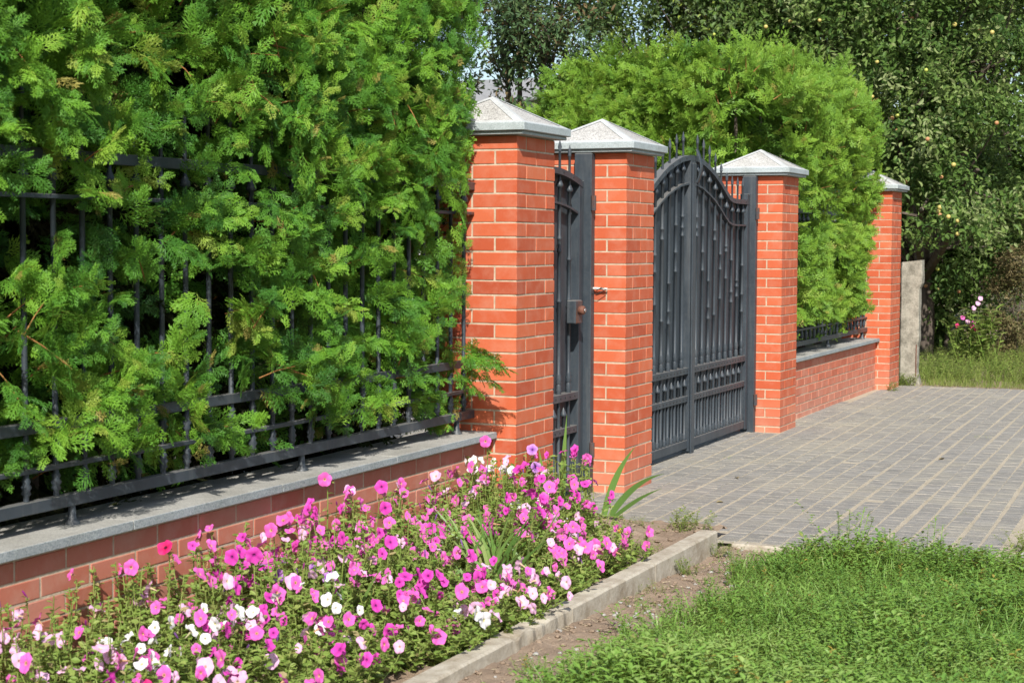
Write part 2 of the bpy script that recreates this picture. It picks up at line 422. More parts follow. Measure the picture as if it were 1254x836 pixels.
# ------------------------------------------------------------------ light
SUN = Vector((1.0, -2.1, 1.95)).normalized()
el = math.asin(SUN.z); az = math.atan2(SUN.x, SUN.y)
sd = bpy.data.lights.new('sun', 'SUN'); sd.energy = 4.7; sd.angle = math.radians(0.53); sd.color = (1.0, 0.955, 0.88)
so = link(bpy.data.objects.new('sun', sd)); so.rotation_euler = SUN.to_track_quat('Z', 'Y').to_euler(); so.location = (4, -6, 9)
w = bpy.data.worlds.new('World'); scene.world = w; w.use_nodes = True
wn = w.node_tree; bg = wn.nodes['Background']
sky = wn.nodes.new('ShaderNodeTexSky'); sky.sky_type = 'NISHITA'; sky.sun_disc = False
sky.sun_elevation = el; sky.sun_rotation = az % (2 * PI); sky.air_density = 1.0; sky.dust_density = 1.2; sky.ozone_density = 1.0
wn.links.new(sky.outputs[0], bg.inputs['Color']); bg.inputs['Strength'].default_value = 0.11
scene.view_settings.view_transform = 'Standard'; scene.view_settings.look = 'None'
scene.view_settings.exposure = 0.5; scene.view_settings.gamma = 1.0

# ------------------------------------------------------------------ ground
def vnoise(x, y, s, seed=0):
    """cheap smooth value noise for numpy arrays"""
    r = np.random.default_rng(seed); tab = r.random((64, 64))
    X = np.asarray(x) * s; Y = np.asarray(y) * s
    xi = np.floor(X).astype(int); yi = np.floor(Y).astype(int)
    fx = X - xi; fy = Y - yi; fx = fx * fx * (3 - 2 * fx); fy = fy * fy * (3 - 2 * fy)
    g = lambda a, b: tab[a % 64, b % 64]
    return (g(xi, yi) * (1 - fx) * (1 - fy) + g(xi + 1, yi) * fx * (1 - fy) + g(xi, yi + 1) * (1 - fx) * fy + g(xi + 1, yi + 1) * fx * fy)

def sheet(x0, x1, y0, y1, st, zf):
    nx = max(2, int((x1 - x0) / st) + 1); ny = max(2, int((y1 - y0) / st) + 1)
    X, Y = np.meshgrid(np.linspace(x0, x1, nx), np.linspace(y0, y1, ny), indexing='ij')
    V = np.stack([X, Y, zf(X, Y)], -1).reshape(-1, 3)
    i = np.arange(nx - 1)[:, None] * ny; j = np.arange(ny - 1)[None]
    Q = np.stack([i + j, i + ny + j, i + ny + j + 1, i + j + 1], -1).reshape(-1, 4)
    return V, Q

b = MB(); V, Q = sheet(-300, 300, -300, 300, 50, lambda X, Y: 0 * X - 0.06); b.add(V, Q)
tag(b.build('ground', M['earth']), kind='structure')

def soil_z(X, Y):
    rise = np.interp(Y, [4.5, 5.5, 6.3, 8.2], [0.055, 0.05, 0.03, -0.015])
    return rise + 0.018 * (vnoise(X, Y, 9, 1) - 0.5) + 0.012 * (vnoise(X, Y, 28, 2) - 0.5) + 0.006 * (vnoise(X, Y, 70, 3) - 0.5)
b = MB(); V, Q = sheet(1.05, 4.6, 3.0, 8.27, 0.02, soil_z); b.add(V, Q)
for k in range(900):                                     # clods, pebbles and straw on the bare strip
    x, y = rng.uniform(1.09, 1.6), rng.uniform(4.6, 8.2); s = rng.uniform(0.003, 0.012)
    b.box((x, y, float(soil_z(x, y)) + s * 0.3), (s * 2, s * 1.6, s * 1.2), s * 0.5, tone=0.95 if rng.random() < 0.2 else 0.5, jit=s * 0.15)
    if k % 5 == 0:
        a = rng.uniform(0, 6.28); l = rng.uniform(0.01, 0.04); x, y = rng.uniform(1.09, 1.6), rng.uniform(4.6, 8.2); z = float(soil_z(x, y)) + 0.004
        b.tube([(x, y, z), (x + l * math.cos(a), y + l * math.sin(a), z + rng.uniform(-0.002, 0.006))], 0.0013, 4, tone=0.7)
tag(b.build('bare_soil', M['soil'], smooth=True), kind='structure')

def bed_z(X, Y):
    return 0.055 + 0.03 * (vnoise(X, Y, 6, 4) - 0.5) + 0.022 * (vnoise(X, Y, 22, 5) - 0.5) + 0.01 * (vnoise(X, Y, 60, 6) - 0.5)
b = MB(); V, Q = sheet(-0.145, 0.995, 3.2, 8.53, 0.02, bed_z); b.add(V, Q)
for k in range(420):
    x, y = rng.uniform(0.2, 0.98), rng.uniform(4.2, 8.5); s = rng.uniform(0.004, 0.014)
    b.box((x, y, float(bed_z(x, y)) + s * 0.3), (s * 2, s * 1.6, s * 1.2), s * 0.5, jit=s * 0.15)
tag(b.build('flower_bed_soil', M['soil'], smooth=True), kind='structure')

# paving: sand bed and rows of small concrete pavers
b = MB(); V, Q = sheet(-6.0, 2.45, 8.3, 18.5, 0.25, lambda X, Y: -0.0005 + 0 * X); b.add(V, Q)
tag(b.build('paving_sand_bed', M['sand']), kind='structure')
b = MB()
ROT = -0.028; PITCH = 0.1165
nrow = 0
x0 = -5.2
while x0 < 2.36:
    y = 8.30 + rng.uniform(0, 0.08)
    wob = rng.uniform(0, 6.28); wdt = PITCH - rng.uniform(0.0155, 0.0195)
    far = x0 < -0.7
    plen = 0.088 if not far else 0.2
    while y < 18.4:
        pl = plen * rng.uniform(0.97, 1.03)
        cx = x0 + PITCH / 2 + (y - 8.3) * ROT + 0.007 * math.sin(y * 1.3 + wob) + 0.006 * math.sin(y * 0.37) + rng.normal(0, 0.0012)
        ok = True
        if cx < 0.95 and y < 8.56: ok = False
        if -0.02 - 0.55 < cx < 0.02 and (9.66 < y + pl / 2 < 10.22 or 13.3 < y + pl / 2 < 13.9): ok = False
        if cx < -0.12 and (13.3 < y < 18.4 or y < 8.56): ok = False
        if cx < 0.02 and (17.78 < y): ok = False
        if ok:
            a = rng.normal(0, 0.006) + 0.028
            R = np.array([[math.cos(a), -math.sin(a), 0], [math.sin(a), math.cos(a), 0], [0, 0, 1]])
            R = R @ np.array([[1, 0, 0], [0, 1, 0], [0, 0, 1]])
            tx, ty = rng.normal(0, 0.004, 2); R = R @ np.array([[1, 0, tx], [0, 1, ty], [-tx, -ty, 1]])
            b.box((cx, y + pl / 2, -0.0268 + rng.normal(0, 0.0012)), (wdt, pl - rng.choice([0.003, 0.007, 0.011]), 0.06), 0.0025, tone=float(np.clip(rng.normal(0.5, 0.13), 0, 1)), R=R)
        y += pl
    x0 += PITCH
tag(b.build('paving', M['paver']), kind='structure')
# transverse edging that closes the paving towards the bed and the lawn
b = MB()
for (xa, xb_, y0_, z1) in ((-0.10, 0.95, 8.535, 0.035), (1.10, 2.40, 8.268, 0.006)):
    x = xa
    while x < xb_ - 0.05:
        l = min(0.5, xb_ - x); b.box2((x, y0_ - 0.035, -0.06), (x + l - 0.006, y0_ + 0.03, z1 + rng.normal(0, 0.003)), 0.006, jit=0.001); x += l
tag(b.build('paving_edging', M['kerb']), kind='structure')
# pale slab strip at the right edge of the paving
b = MB(); y = 8.5
while y < 18.2:
    for xx in (2.46, 2.97):
        b.box2((xx, y, -0.07), (xx + 0.48, y + 0.17, 0.0 + rng.normal(0, 0.005)), 0.008, tone=rng.random(), jit=0.001)
    y += 0.2
tag(b.build('slab_path', M['slab']), kind='structure')

# kerb stones
KY = [(3.35, 4.52), (4.53, 5.53), (5.545, 6.105), (6.12, 7.105), (7.12, 8.06)]
KL = ['concrete kerb stone at the near end of the flower bed, cut by the photo edge', 'long grey kerb stone between the lowest pink petunias and the bare soil',
      'short chipped kerb stone with dark cracks halfway along the flower bed', 'sun bleached kerb stone between the cracked one and the last one',
      'last kerb stone of the flower bed, ending at the paving']
for (a, c), lb in zip(KY, KL):
    b = MB()
    n = 14; ys = np.linspace(a - 0.004, c + 0.003, n)
    prof = np.array([[0.99, -0.08], [0.99, 0.094], [0.997, 0.101], [1.070, 0.101], [1.079, 0.093], [1.083, -0.08]])
    V = []
    for y in ys:
        p = prof.copy(); p[1:5] += rng.normal(0, 0.0006, (4, 2))
        if lb.startswith('short') and rng.random() < 0.5: p[3:5, 1] -= rng.uniform(0.0, 0.012); p[4, 0] -= rng.uniform(0, 0.008)
        V.append(np.column_stack([p[:, 0], np.full(6, y), p[:, 1]]))
    V = np.concatenate(V); Q = []
    for i in range(n - 1):
        for j in range(5): Q.append([i * 6 + j, i * 6 + 6 + j, i * 6 + 7 + j, i * 6 + 1 + j])
    T = []
    for i, rev in ((0, 1), (n - 1, 0)):
        q1 = [i * 6 + 0, i * 6 + 1, i * 6 + 4, i * 6 + 5]; q2 = [i * 6 + 1, i * 6 + 2, i * 6 + 3, i * 6 + 4]
        Q += [q1[::-1] if rev else q1, q2[::-1] if rev else q2]
    b.add(V, Q)
    o = b.build('kerb_stone', M['kerb']); tag(o, lb, 'kerb stone', 'kerb stones along the flower bed')

# ------------------------------------------------------------------ brick pillars
C = 0.075; ZT = 1.9958
def pillar_mesh(mb_b, mb_m, W=0.51, dz=0.0, top=2.072):
    """local frame: x in [-W,0], y in [0,W]"""
    r = 0.0028
    ztop = top
    for k in range(-1, 28):
        z1 = ZT - C * k + dz + 0.0 ; z0 = z1 - C
        # course k spans joint k-1 .. joint k ; type: k=0 -> courses above joint 0
        zb = ZT + dz - C * k + 0.0048; zt = ZT + dz - C * (k - 1) - 0.0048
        if zb > ztop - 0.01 or zt < -0.1: continue
        zt = min(zt, ztop - 0.002)
        L, S = 0.25, 0.12
        bricks = []
        if k % 2 == 0:    # type 2: stretchers on the -Y / +Y faces
            for y0 in (0, W - S):
                bricks += [(-0.25, 0, y0, y0 + S), (-W, -0.26, y0, y0 + S)]
            bricks += [(-S, 0, S + 0.01, W - S - 0.01), (-W, -W + S, S + 0.01, W - S - 0.01)]
        else:
            for xx in (-S, -W):
                bricks += [(xx, xx + S, 0, 0.25), (xx, xx + S, 0.26, W)]
            bricks += [(-W + S + 0.01, -S - 0.01, 0, S), (-W + S + 0.01, -S - 0.01, W - S, W)]
        for (xa, xb, ya, yb) in bricks:
            j = rng.normal(0, 0.0005, 3)
            mb_b.box(((xa + xb) / 2 + j[0], (ya + yb) / 2 + j[1], (zb + zt) / 2 + j[2] * 0.7), (xb - xa, yb - ya, zt - zb), 0.0018,
                     tone=float(np.clip(rng.normal(0.5, 0.2), 0, 1)), jit=0.0005)
    mb_m.box2((-W + r, r, -0.1), (-r, W - r, ztop - 0.001), 0.004)

def cap_mesh(W=0.51):
    o = 0.068; z0 = 2.09; z1 = 2.133; za = 2.295
    lo = MB(); lo.box2((-W - 0.05, -0.05, 2.0715), (0.05, W + 0.05, 2.0885), 0.003)
    sl = MB(); sl.box2((-W - o, -o, z0), (o, W + o, z1), 0.004)
    # pyramid: smooth border band + ridges, rough faces slightly recessed
    cx, cy = -W / 2, W / 2; H = W / 2 + o - 0.004
    band = MB(); rough = MB()
    zc = z1 - 0.002
    cor = [(-1, -1), (1, -1), (1, 1), (-1, 1)]
    P0 = [np.array([cx + a * H, cy + c * H, zc]) for a, c in cor]; A = np.array([cx, cy, za])
    for i in range(4):
        p, q = P0[i], P0[(i + 1) % 4]
        m = (p + q + A) / 3
        n = np.cross(q - p, A - p); n /= np.linalg.norm(n)
        # inner triangle inset
        def ins(v, k=0.13): return v + (m - v) * k
        e = (q - p) / np.linalg.norm(q - p)
        up = np.cross(n, e)
        p2 = p + up * 0.03 + e * 0.072; q2 = q + up * 0.03 - e * 0.072; a2 = A - up * 0.04
        band.add([p, q, q2, p2, A, a2], [[0, 1, 2, 3], [1, 4, 5, 2], [4, 0, 3, 5]])
        d = -n * 0.003
        rough.add([p2, q2, a2, p2 + d, q2 + d, a2 + d], None, [[3, 4, 5]])
    return lo, sl, band, rough

PIL = [('brick_pillar', 8.0295, 0.006, 'orange brick pillar with grey pyramid cap beside the big thuja hedge'),
       ('brick_pillar', 9.6847, 0.0, 'brick pillar between the narrow wicket gate and the double gate'),
       ('brick_pillar', 13.3612, 0.0, 'brick pillar right of the double gate, at the low far wall'),
       ('brick_pillar', 17.8081, 0.006, 'last brick pillar, beside the old concrete post')]
lo, sl, band, rough = cap_mesh()
cap_under = lo.mesh('cap_base', M['granite_edge']); cap_slab = sl.mesh('cap_slab', M['granite_edge'])
cap_band = band.mesh('cap_border', M['granite_smooth']); cap_rough = rough.mesh('cap_slope', M['granite_rough'])
for nm, y, dz, lb in PIL:
    e = empty(nm, (0, y, dz)); tag(e, lb, 'pillar', 'brick pillars of the fence')
    bb, mm = MB(), MB(); pillar_mesh(bb, mm)
    sh = bb.build('shaft', M['brick'], e); mm.build('mortar_core', M['mortar'], sh)
    cp = part('cap', cap_slab, e); part('cap_base', cap_under, cp)
    part('cap_border', cap_band, cp); part('cap_slope', cap_rough, cp)

# ------------------------------------------------------------------ low walls with coping
def low_wall(name, ya, yb, lb, tonemu, seglen, mat):
    e = empty(name, (0, ya, 0)); tag(e, lb, 'low wall', 'low brick walls under the fence')
    bb, mm = MB(), MB()
    xf = -0.148; th = 0.25
    for k in range(19, 28):
        zb = ZT - C * k + 0.0045; zt = ZT - C * (k - 1) - 0.0045
        if zt < -0.08: continue
        zt = min(zt, 0.505)
        if zt - zb < 0.004: continue
        y = ya + 0.002 - (0.13 if k % 2 else 0.0) - rng.uniform(0, 0.02)
        while y < yb:
            l = seglen
            a, c = max(y, ya + 0.002), min(y + l - 0.01, yb - 0.002)
            if c - a > 0.02:
                bb.box(((xf - th / 2) + rng.normal(0, 0.0006), (a + c) / 2 - ya, (zb + zt) / 2), (th, c - a, zt - zb), 0.0025,
                       tone=float(np.clip(rng.normal(tonemu, 0.24), 0, 1)), jit=0.0005)
            y += l
    mm.box2((xf - th + 0.003, 0.004, -0.1), (xf - 0.003, yb - ya - 0.004, 0.504), 0.001)
    w_ = bb.build('brickwork', M[mat], e); mm.build('mortar_core', M['mortar'], w_)
    cb = MB(); ce = MB(); y = ya + 0.003
    while y < yb - 0.01:
        c = min(y + 1.0, yb - 0.003)
        if yb - c < 0.25: c = yb - 0.003
        z = rng.normal(0, 0.0015)
        cb.box2((-0.44, y - ya, 0.5085), (-0.1085, c - ya - 0.004, 0.5405 + z), 0.003)
        ce.box2((-0.1082, y - ya + 0.0005, 0.508), (-0.105, c - ya - 0.0045, 0.5395 + z), 0.0015)
        y = c
    o = cb.build('coping', M['coping'], e); ce.build('coping_edge', M['coping_edge'], o)
    return e
low_wall('low_wall', 2.9, 8.0295, 'dull red low brick wall with grey coping behind the petunias', 0.5, 0.26, 'wall_brick')
low_wall('low_wall', 13.8712, 17.8081, 'far low brick wall with grey coping beside the paved drive', 0.5, 0.26, 'far_wall_brick')

# ------------------------------------------------------------------ fence panels
def bar_profile(z0, z1, tip, r=0.0105, knobs=(), collars=()):
    """round bar from z0 to z1 then thin spear to tip; knobs = baluster swellings"""
    pts = [(z0, r)]
    ev = []
    for z in knobs:
        ev += [(z - 0.03, r), (z - 0.022, r * 1.7), (z - 0.012, r * 1.2), (z, r * 1.9), (z + 0.012, r * 1.2), (z + 0.022, r * 1.6), (z + 0.032, r)]
    for z in collars:
        ev += [(z - 0.004, r), (z, r * 1.55), (z + 0.006, r * 1.5), (z + 0.024, r)]
    ev.sort(); pts += [p for p in ev if z0 < p[0] < z1 - 0.03]
    pts += [(z1 - 0.03, r), (z1 - 0.026, r * 2.1), (z1 - 0.012, r * 2.0), (z1 + 0.012, r * 0.95), (z1 + 0.03, r * 0.75)]
    pts += [(tip - 0.07, r * 0.75), (tip - 0.066, r * 1.2), (tip - 0.058, r * 0.8), (tip - 0.045, r * 1.15), (tip, 0.0008)]
    return pts

def fence(name, ya, yb, lb, rusty_from, step=0.1555):
    e = empty(name, (-0.26, ya, 0.54)); tag(e, lb, 'fence', 'black metal fence panels on the low walls')
    L = yb - ya
    for nm, z0, z1, x0, x1 in (('rail', 1.796, 1.836, -0.005, 0.022), ('rail', 0.878, 0.918, -0.005, 0.022), ('rail', 0.609, 0.651, -0.012, 0.024),
                               ('thin_rail', 1.667, 1.683, -0.004, 0.02), ('thin_rail', 0.745, 0.762, -0.004, 0.02)):
        for (a, c, mt) in ((0.004, L - rusty_from, M['metal']), (L - rusty_from, L - 0.002, M['metal_rusty'])):
            b = MB(); b.box2((x0, a, z0 - 0.54), (x1, c, z1 - 0.54), 0.002)
            o = b.build(nm, mt, e)
            if mt is M['metal_rusty']: o['label'] = 'rusty brown end of the rail'
    b = MB(); b.lathe(bar_profile(0.652, 1.76, 2.06, 0.0105, knobs=(0.70, 0.83)), seg=8)
    me = b.mesh('bar', M['metal'], True)
    y = L - 0.094
    while y > 0.03:
        part('bar', me, e, (0.003, y, -0.54)); y -= step
    b = MB(); b.lathe([(0, 0.03), (0.006, 0.028), (0.02, 0.016), (0.072, 0.012)], seg=8)
    me = b.mesh('foot', M['metal'], True)
    y = L - 0.18
    while y > 0.1:
        part('foot', me, e, (0.006, y, 0.001)); y -= 1.55
fence('fence_panel', 3.0, 8.0295, 'black metal fence panel half swallowed by the big thuja hedge', 0.16)
fence('fence_panel', 13.8712, 17.8081, 'far black metal fence panel, showing only between thuja and the last pillar', 0.5)

# ------------------------------------------------------------------ gates
TOP = ([0, .1, .25, .4, .55, .68, .78, .86, .94, 1.02, 1.12, 1.3, 1.5], [2.158, 2.152, 2.135, 2.10, 2.057, 2.007, 1.962, 1.925, 1.893, 1.877, 1.872, 1.872, 1.872])
def top_z(d): return np.interp(d, *TOP)
XG = -0.275
b = MB(); b.lathe([(0, 0.007), (0.003, 0.006), (0.005, 0.001)], seg=6)
v = np.concatenate(b.v); b.v = [np.column_stack([v[:, 2], v[:, 0], v[:, 1]])]; RIVET = b.mesh('rivet', M['black_wire'])
def leaf(name, yc, sgn, width, topf, lb, cat, group, stile_top, bars, arc2=0.195, centre=True, dmin=0.0):
    """yc = meeting edge, sgn = direction of the hinge side along Y"""
    e = empty(name, (XG, yc, 0)); tag(e, lb, cat, group)
    Y = lambda d: sgn * d
    # backing sheet
    ds = np.linspace(0.03 + dmin, width - 0.03, 50); tz = topf(ds) - 0.02
    V = []; Q = []
    for i, (d, z) in enumerate(zip(ds, tz)):
        V += [(-0.034, Y(d), 0.07), (-0.034, Y(d), z), (-0.037, Y(d), 0.07), (-0.037, Y(d), z)]
        if i: a = 4 * i; Q += [[a - 4, a, a + 1, a - 3], [a - 2, a - 1, a + 3, a + 2]]
    b = MB(); b.add(V, Q); b.build('sheet', M['metal'], e)
    dd = np.linspace(0.0 + dmin, width - 0.02, 60)
    P = np.column_stack([0 * dd + 0.002, Y(dd), topf(dd) - 0.018])
    if sgn < 0: P = P[::-1]
    b = MB(); b.sweep(P, 0.058, 0.036); arc = b.build('arched_rail', M['metal'], e)
    for k, d in enumerate(bars): part('rivet', RIVET, arc, (0.0305, Y(d), float(topf(d)) - 0.018))
    P = np.column_stack([0 * dd + 0.004, Y(dd), topf(dd) - arc2 - 0.008])
    if sgn < 0: P = P[::-1]
    b = MB(); b.sweep(P, 0.036, 0.013); b.build('inner_arched_rail', M['metal'], e)
    # rails
    for z0, z1, x1 in ((0.582, 0.629, 0.026), (0.381, 0.424, 0.022), (0.042, 0.102, 0.022)):
        b = MB(); ya, yb_ = sorted((Y(0.03 + dmin), Y(width - 0.05)))
        b.box2((-0.033, ya, z0), (x1, yb_, z1), 0.002); rl = b.build('rail', M['metal'], e)
        if z0 > 0.2:
            for d in np.arange(bars[0] - 0.075, bars[-1] + 0.09, 0.075): part('rivet', RIVET, rl, (x1, Y(d), (z0 + z1) / 2))
    # hinge stile
    ya, yb_ = sorted((Y(width - 0.075), Y(width)))
    b = MB(); b.box2((-0.033, ya, 0.03), (0.028, yb_, stile_top), 0.003); b.build('hinge_stile', M['metal'], e)
    if centre:
        ya, yb_ = sorted((Y(0.0), Y(0.06)))
        b = MB(); b.box2((-0.033, ya, 0.02), (0.03, yb_, 2.13), 0.003)
        b.build('meeting_stile', M['metal'], e)
    # bars
    for k, d in enumerate(bars):
        t = float(topf(d)); rs = np.random.default_rng(int(1000 * d) + 5)
        cz = sorted(rs.uniform(0.95, t - 0.4, 3))
        b = MB(); b.lathe(bar_profile(0.10, t - 0.075, t + 0.175, 0.0105, knobs=(0.135, 0.655, 0.72), collars=cz), seg=8)
        o = b.build('bar', M['metal'], e, True); o.location = (0.004, Y(d), 0)
    hb = [d + 0.075 for d in bars[:-1]] + [bars[0] - 0.075]
    b = MB(); b.lathe([(0.10, 0.009), (0.115, 0.017), (0.125, 0.011), (0.14, 0.016), (0.15, 0.009), (0.49, 0.009), (0.494, 0.021), (0.505, 0.02), (0.545, 0.002)], seg=8)
    me = b.mesh('short_bar', M['metal'], True)
    for d in hb: part('short_bar', me, e, (0.006, Y(d), 0))
    return e
GB = [0.165 + 0.151 * k for k in range(9)]
gl = leaf('gate_leaf', 11.785, 1, 1.50, top_z, 'right leaf of the dark grey arched double gate, beside the far pillar', 'gate', 'leaves of the double gate', 1.92, GB)
g2 = leaf('gate_leaf', 11.78, -1, 1.50, top_z, 'left leaf of the dark grey arched double gate, partly hidden by the middle pillar', 'gate', 'leaves of the double gate', 1.92, GB)
# cover strip and curled ornament on the right leaf's meeting edge
b = MB(); b.box2((0.031, -0.045, 0.0), (0.043, 0.03, 2.10), 0.003); b.build('cover_strip', M['metal'], gl)
th = np.linspace(0, 1, 14)
P = np.column_stack([0.05 + 0.035 * np.sin(th * 3.0), 0.0 + 0 * th, 2.20 - 0.24 * th])
b = MB()
b.add(np.concatenate([P + np.array([0, -0.03, 0]), P + np.array([0, 0.03, 0]), P + np.array([0.006, -0.03, 0]), P + np.array([0.006, 0.03, 0])]),
      [[i, i + 1, 14 + i + 1, 14 + i] for i in range(13)] + [[28 + i, 42 + i, 43 + i, 29 + i] for i in range(13)] + [[i, 28 + i, 29 + i, i + 1] for i in range(13)] + [[14 + i, 15 + i, 43 + i, 42 + i] for i in range(13)])
b.build('curled_ornament', M['metal'], gl, True)

wt = lambda d: 1.965 - 0.30 * (np.asarray(d) - 0.55) ** 2
wk = leaf('wicket_gate', 8.55, 1, 1.065, wt, 'narrow dark grey wicket gate with lock box between the first two pillars', 'gate', None, 1.90, [0.11 + 0.155 * k for k in range(6)], centre=False)
b = MB(); b.box2((-0.033, 0.0, 0.03), (0.028, 0.06, 1.90), 0.003); b.build('lock_stile', M['metal'], wk)
lk = MB(); lk.box2((0.027, 0.79, 1.045), (0.085, 0.90, 1.185), 0.006); lb_ = lk.build('lock_box', M['metal'], wk); lb_['label'] = 'lock box with rusty side'
b = MB(); b.box2((0.0855, 0.795, 1.05), (0.0875, 0.895, 1.18), 0.001); b.build('side_plate', M['metal_rusty'], lb_)
b = MB(); b.lathe([(0, 0.006), (0.0, 0.026), (0.03, 0.027), (0.036, 0.022), (0.036, 0.001)], seg=14)
v = np.concatenate(b.v); b.v = [np.column_stack([v[:, 2] + 0.085, v[:, 0] + 0.845, v[:, 1] + 1.125])]
kn = b.build('lock_knob', M['rust'], lb_, True)
b = MB(); b.lathe([(0, 0.001), (0, 0.012), (0.006, 0.011), (0.006, 0.001)], seg=12)
v = np.concatenate(b.v); b.v = [np.column_stack([v[:, 2] + 0.122, v[:, 0] + 0.845, v[:, 1] + 1.125])]
b.build('lock_cylinder', M['steel'], lb_, True)
for yy, lb in ((9.652, 'black square steel gate post in front of the middle pillar beside the wicket gate'), (13.328, 'black square steel gate post at the right end of the double gate')):
    e = empty('gate_post', (-0.258, yy, 0)); tag(e, lb, 'gate post', 'steel gate posts')
    b = MB(); b.box2((-0.056, -0.031, -0.05), (0.056, 0.031, 2.065), 0.004); b.build('post', M['metal'], e)
    b = MB(); b.box2((-0.05, -0.025, 2.0655), (0.05, 0.025, 2.069), 0.001); b.build('post_cap', M['metal'], e)
    b = MB(); b.lathe([(0, 0.001), (0, 0.016), (0.09, 0.016), (0.09, 0.001)], seg=8); me = b.mesh('hinge', M['metal_rusty'])
    for z in (0.22, 1.72): part('hinge', me, e, (0.07, -0.03, z))
# cable stub
e = empty('cable_stub', (-0.21, 9.684, 1.245)); tag(e, 'short white cable stub with black wire sticking out of the middle pillar', 'cable')
b = MB(); b.tube([(-0.03, -0.006, 0.002), (0.03, -0.03, 0.004), (0.10, -0.022, 0.0)], 0.007, 8); b.build('white_sleeve', M['white_pl'], e, True)
b = MB(); b.tube([(-0.03, -0.02, -0.01), (0.0, -0.045, -0.03), (0.05, -0.05, -0.028), (0.10, -0.04, 0.0), (0.07, -0.04, 0.01), (0.03, -0.03, -0.01)], 0.0028, 6); b.build('black_wire', M['black_wire'], e, True)

# ------------------------------------------------------------------ old concrete post
e = empty('concrete_post', (0.075, 18.62, 0)); tag(e, 'old chipped concrete post with rusty rebar beside the last brick pillar', 'concrete post')
b = MB(); n = 26; zs = np.linspace(-0.1, 1.33, n); V = []
for z in zs:
    wr = 0.085 + (0.026 if z > 1.09 else 0) + (0.02 if z < 0.06 else 0) - (0.012 if 0.1 < z < 0.42 else 0) + rng.normal(0, 0.002)
    wl = -0.115 + rng.normal(0, 0.002)
    c = 0.012
    ring = [(wl, -0.07 + c), (wl + c, -0.07), (wr - c, -0.07), (wr, -0.07 + c), (wr, 0.07), (wl, 0.07)]
    V += [(x, y + rng.normal(0, 0.001), z + (0.02 * (x + 0.1) / 0.2 * 1.2 if z > 1.3 else 0)) for x, y in ring]
Q = []
for i in range(n - 1):
    for j in range(6): Q.append([i * 6 + j, i * 6 + (j + 1) % 6, i * 6 + 6 + (j + 1) % 6, i * 6 + 6 + j])
o6 = (n - 1) * 6; Q += [[o6, o6 + 1, o6 + 2, o6 + 3], [o6, o6 + 3, o6 + 4, o6 + 5]]
b.add(V, Q); b.build('shaft', M['old_concrete'], e)
b = MB(); b.tube([(0.066, -0.074, 0.1), (0.064, -0.076, 0.25), (0.066, -0.075, 0.44)], 0.006, 6); b.build('rebar', M['rust'], e)

# ------------------------------------------------------------------ thuja
def spray_template(rs, nside, nsub, wid):
    """flat scale-leaf spray, unit length along +X in the XY plane, drooping in Z"""
    V = []; Q = []
    def ribbon(p, d, l, w0):
        p = np.array(p, float); d = np.array(d, float); d /= np.linalg.norm(d)
        nrm = np.array([-d[1], d[0], 0.0])
        n = len(V); q = p + d * l
        V.extend([p - nrm * w0 * 0.35, p + nrm * w0 * 0.35, p + d * l * 0.55 + nrm * w0 * 0.5, q + nrm * w0 * 0.12, q - nrm * w0 * 0.12, p + d * l * 0.55 - nrm * w0 * 0.5])
        Q.append([n, n + 5, n + 2, n + 1]); Q.append([n + 5, n + 4, n + 3, n + 2])
    ribbon((0, 0, 0), (1, 0, 0), 1.0, wid)
    for i in range(nside):
        t = 0.08 + 0.88 * i / nside; s = 1 if i % 2 else -1
        l = (0.44 * (1 - t) ** 0.75 + 0.11) * rs.uniform(0.7, 1.2); a = s * rs.uniform(0.5, 0.85)
        d = (math.cos(a), math.sin(a), 0); p = np.array([t, 0, 0])
        ribbon(p, d, l, wid)
        for k in range(nsub):
            u = 0.18 + 0.75 * k / nsub; s2 = 1 if k % 2 else -1
            a2 = a + s2 * rs.uniform(0.4, 0.75)
            ribbon(p + np.array(d) * l * u, (math.cos(a2), math.sin(a2), 0), (l * 0.40 * (1 - u) + 0.065) * rs.uniform(0.8, 1.2), wid)
    V = np.array(V)
    V[:, 2] += -0.22 * V[:, 0] ** 2 - 0.35 * V[:, 1] ** 2 + rs.normal(0, 0.012, len(V))
    return V, np.array(Q)
rs = np.random.default_rng(3)
SPRAY_NEAR = [spray_template(rs, 11, 3, 0.037) for _ in range(4)]
SPRAY_FAR = [spray_template(rs, 8, 2, 0.055) for _ in range(4)]

